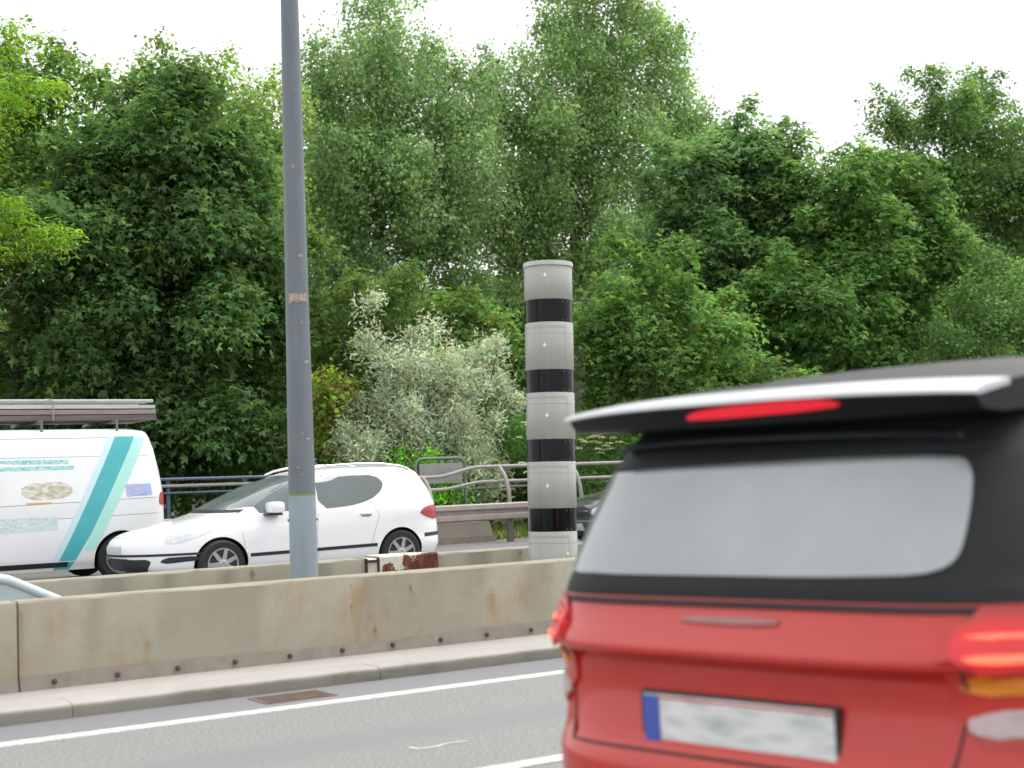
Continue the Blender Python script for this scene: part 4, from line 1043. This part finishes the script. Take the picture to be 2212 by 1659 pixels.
make_tree('tree', 'yellow green feathery tree reaching in from the left edge', 'tree', 25.5,
          [(20, 95, 55, 50), (40, 200, 80, 38), (20, 255, 60, 32), (55, 495, 85, 26), (115, 518, 55, 18), (10, 460, 40, 30), (20, 545, 45, 18), (-150, 350, 130, 220)],
          (.075, .150, .018), 420, .095, 'pinnate', 24, None, -220, .07, 'bark', ns=10, sr=.42, clump=.24, flat=.30, upness=1.0, tip=(.30, .34, .12), tipp=.04)
make_tree('poplar', 'tall grey green poplar with a pale trunk just right of the lamp post', 'tree', 40,
          [(820, 20, 75, 90), (770, 190, 110, 130), (900, 210, 100, 120), (690, 170, 50, 90), (720, 370, 110, 150), (860, 420, 160, 160), (800, 580, 130, 110), (980, 360, 100, 160), (690, 560, 80, 110), (960, 540, 90, 90), (850, 640, 110, 70), (740, 640, 70, 60), (1000, 640, 80, 60), (985, 175, 55, 70), (1050, 150, 35, 45), (940, 120, 40, 50)],
          (.088, .150, .066), 150, .125, 'oval', 25, 'poplars', 828, .36, 'palebark', leafm='poplar', ns=26, sr=.27, clump=.40, droop=.8, upness=.15, flat=.85, back=.2, inner=.4, tip=(.30, .33, .24), tipp=.05)
make_tree('poplar', 'tall grey green poplar with forked trunk rising behind the striped column', 'tree', 41,
          [(1290, -30, 140, 90), (1230, 120, 95, 120), (1380, 110, 100, 110), (1180, 330, 125, 160), (1350, 300, 140, 150), (1460, 260, 80, 110), (1250, 480, 150, 120), (1100, 460, 110, 130), (1430, 75, 50, 35), (1500, 380, 70, 90), (1060, 230, 60, 90), (1110, 170, 55, 75), (1400, 470, 90, 90), (1180, 600, 110, 70), (1310, 600, 90, 60)],
          (.088, .150, .062), 150, .125, 'oval', 26, 'poplars', 1255, .38, 'palebark', leafm='poplar', ns=26, sr=.27, clump=.40, droop=.8, upness=.15, flat=.85, back=.2, inner=.4, tip=(.30, .33, .24), tipp=.05, lean=.6)
make_tree('tree', 'broad green maple with layered leaves right of the poplars', 'tree', 31.5,
          [(1600, 330, 120, 80), (1480, 430, 120, 90), (1650, 460, 130, 120), (1560, 590, 150, 110), (1420, 560, 90, 70), (1690, 300, 50, 50), (1340, 640, 100, 70)],
          (.050, .100, .042), 150, .16, 'maple', 27, 'maples', 1590, .2, 'darkbark', ns=18, sr=.32, clump=.42, flat=.30, upness=.9)
make_tree('tree', 'bright green maple with layered leaves above the red car roof', 'tree', 29,
          [(1800, 440, 120, 110), (1950, 440, 100, 110), (1860, 590, 170, 120), (1710, 660, 150, 110), (1990, 570, 90, 120), (1800, 740, 180, 80), (1930, 720, 100, 90)],
          (.052, .110, .034), 150, .16, 'maple', 28, 'maples', 1840, .2, 'darkbark', ns=18, sr=.32, clump=.42, flat=.30, upness=.9)
make_tree('tree', 'dark spiky topped oak at the upper right corner', 'tree', 40,
          [(2010, 290, 110, 100), (2130, 300, 90, 120), (2010, 185, 40, 60), (1930, 260, 50, 70), (2130, 190, 25, 45), (2210, 330, 60, 90), (2190, 440, 80, 160), (2080, 450, 120, 110), (1960, 380, 80, 80)],
          (.044, .090, .030), 110, .16, 'oval', 29, None, 2080, .26, 'darkbark', ns=20, sr=.28, clump=.42, droop=.0, back=.2)
make_tree('tree', 'small leaved tree at the right edge below the dark oak', 'tree', 26,
          [(2160, 600, 90, 100), (2100, 700, 110, 100), (2210, 740, 90, 110), (2060, 770, 60, 60), (2160, 850, 140, 90)],
          (.048, .100, .036), 230, .10, 'oval', 30, None, 2160, .14, 'bark', ns=18, sr=.32, clump=.28, tip=(.17, .26, .05), tipp=.06)
make_tree('tree', 'low yellow green maple right of the striped column', 'tree', 26.5,
          [(1400, 600, 115, 75), (1340, 690, 110, 90), (1500, 700, 110, 100), (1410, 790, 170, 90), (1600, 800, 110, 50), (1290, 800, 70, 90), (1560, 850, 150, 50), (1700, 850, 110, 50)],
          (.048, .102, .030), 190, .135, 'maple', 31, None, 1440, .12, 'bark', ns=18, sr=.32, clump=.34, flat=.35, upness=.8, tip=(.26, .28, .07), tipp=.05, stems=3)
make_tree('tree', 'bushy yellow green maple between the lamp post and the striped column', 'tree', 28,
          [(850, 650, 120, 65), (950, 680, 90, 70), (750, 650, 70, 80), (1030, 690, 80, 70), (740, 770, 70, 90), (900, 760, 120, 70), (1070, 790, 70, 110), (700, 560, 40, 60)],
          (.046, .094, .026), 200, .12, 'maple', 32, None, 860, .12, 'bark', ns=18, sr=.32, clump=.32, flat=.38, upness=.8, tip=(.26, .22, .06), tipp=.07, stems=3)
make_tree('shrub', 'shrub hung with tan seed clusters just right of the lamp post', 'shrub', 26.2,
          [(745, 850, 50, 60), (770, 920, 40, 55), (720, 950, 60, 60), (700, 880, 50, 80)],
          (.075, .130, .024), 260, .11, 'oval', 33, None, 730, .06, 'bark', ns=14, sr=.4, clump=.22, tip=(.30, .20, .09), tipp=.28, droop=.6, stems=3)
make_tree('silver_willow', 'silvery grey narrow leaved willow bush between the post and the striped column', 'shrub', 25.8,
          [(900, 830, 95, 95), (960, 900, 115, 90), (850, 930, 110, 80), (1010, 800, 70, 60), (930, 725, 30, 42), (1065, 775, 42, 24), (1000, 960, 90, 70), (800, 740, 16, 50), (795, 660, 12, 36), (850, 790, 60, 60), (1080, 860, 30, 40), (760, 970, 60, 50), (1040, 1040, 70, 40)],
          (.190, .245, .180), 800, .125, 'narrow', 34, None, 930, .08, 'bark', leafm='silver', ns=20, sr=.32, clump=.22, droop=-.5, upness=.3, flat=.8, tip=(.50, .50, .24), tipp=.08, stems=4, inner=.35)
make_tree('shrub', 'small bright green bush behind the sign frame in front of the silver willow', 'shrub', 24.9,
          [(870, 990, 55, 40), (920, 1000, 35, 45), (960, 1050, 60, 40), (850, 1050, 70, 50), (950, 1085, 90, 30)],
          (.075, .200, .022), 420, .07, 'oval', 35, None, 890, .03, 'bark', ns=16, sr=.35, clump=.16, tip=(.16, .30, .03), tipp=.1, stems=3)
tE, subsE, baseE = make_tree('elder_bush', 'dark elder bush carrying flat creamy white flower heads behind the striped column', 'shrub', 25.4,
          [(1190, 960, 70, 70), (1300, 945, 95, 60), (1130, 940, 40, 60), (1390, 990, 80, 60), (1250, 1040, 120, 40)],
          (.035, .085, .022), 260, .11, 'pinnate', 36, None, 1240, .05, 'bark', ns=16, sr=.34, clump=.26, stems=3)
rng = np.random.default_rng(8); um = [(1135, 912), (1140, 918), (1122, 945), (1128, 1000), (1140, 1020)]
um += [(float(1245 + 105 * rng.random() ** 1.1), float(900 + 26 * (rng.random()) + 60 * rng.random())) for _ in range(44)]
P, Nn, T, S, Cc = [], [], [], [], []
for (px, py) in um:
    c = np.array(at(px, py, 25.4 - .55 - .25 * rng.random())); k = 70; r = .055 + .05 * rng.random()
    a = rng.uniform(0, 6.28, k); q = np.sqrt(rng.random(k)) * r
    P.append(c + np.stack([np.cos(a) * q, np.sin(a) * q, .02 - q * .25 + rng.normal(size=k) * .006], 1)); Nn.append(np.array([0, -.35, 1.]) + rng.normal(size=(k, 3)) * .25)
    T.append(rng.normal(size=(k, 3))); S.append(rng.uniform(.02, .035, k)); Cc.append(np.array([.74, .72, .52]) * rng.uniform(.85, 1.1, (k, 1)))
leaf_object('flower_heads', *[np.concatenate(x) for x in (P, Nn, T, S, Cc)], 'oval', MT['petal'], tE, baseE)

# understorey and the wood behind: masses nobody could count
def mass(name, lab, cat, Y, lobes, col, dens, size, seed, shape='oval', ns=12, sr=.36, clump=.5, **kw):
    global NLEAF
    rng = np.random.default_rng(seed); subs = split_lobes(lobes_world(lobes, Y), ns, sr, rng, .6)
    arr = foliage(subs, col, dens, size, rng, clump=clump, **kw); k = arr[0][:, 2] > .02; arr = [a[k] for a in arr]; NLEAF += len(arr[0])
    return tag(leaf_object(name, *arr, shape, MT['leaf'], None), lab, cat, None, 'stuff')
rng = np.random.default_rng(4)
mass('undergrowth', 'dark tangled undergrowth along the foot of the trees', 'undergrowth', 29.5,
     [(px, 990 + rng.uniform(-40, 20), 120, 110, rng.uniform(-1, 1.5)) for px in range(-120, 2400, 115)], (.030, .070, .020), 130, .16, 41)
mass('distant_wood', 'darker wood standing farther back between the trunks', 'wood', 56,
     [(px, 760 + rng.uniform(-50, 40), 130, 150, rng.uniform(-3, 3)) for px in range(-150, 2500, 125)] + [(px, 1000, 130, 130, rng.uniform(-3, 3)) for px in range(-150, 2500, 150)], (.050, .100, .035), 34, .32, 42, clump=.9)
mass('distant_wood', 'taller dark wood filling in behind the big tree at left', 'wood', 48,
     [(px, 420 + rng.uniform(-40, 60), 110, 160, rng.uniform(-2, 2)) for px in range(-150, 640, 110)] + [(px, 560 + rng.uniform(-40, 60), 110, 130, 2) for px in range(1500, 2400, 130)], (.042, .092, .030), 45, .28, 43, clump=.8)

# verge grass
rng = np.random.default_rng(2); n = 42000
P = np.stack([rng.uniform(-8, 42, n), 24.0 + rng.random(n) ** 1.3 * 5, np.full(n, -.02)], 1)
patchy = np.sin(P[:, 0] * 1.7 + np.sin(P[:, 1] * 2.1) * 1.3) + rng.normal(size=n) * .6; P = P[(patchy > -.3) | (P[:, 1] > 24.9)]; n = len(P)
T = np.array([0, 0, 1.]) + rng.normal(size=(n, 3)) * .35; Nn = rng.normal(size=(n, 3)) * np.array([1, 1, .2])
Cc = np.where(rng.random((n, 1)) < .35, np.array([[.40, .38, .19]]), np.array([[.17, .32, .06]])) * rng.uniform(.7, 1.3, (n, 1))
tag(leaf_object('grass', P, Nn, T, rng.uniform(.08, .24, n), Cc, 'narrow', MT['leaf'], None), 'patchy dry and green verge grass behind the guard rail', 'grass', None, 'stuff')
print('leaves', NLEAF)
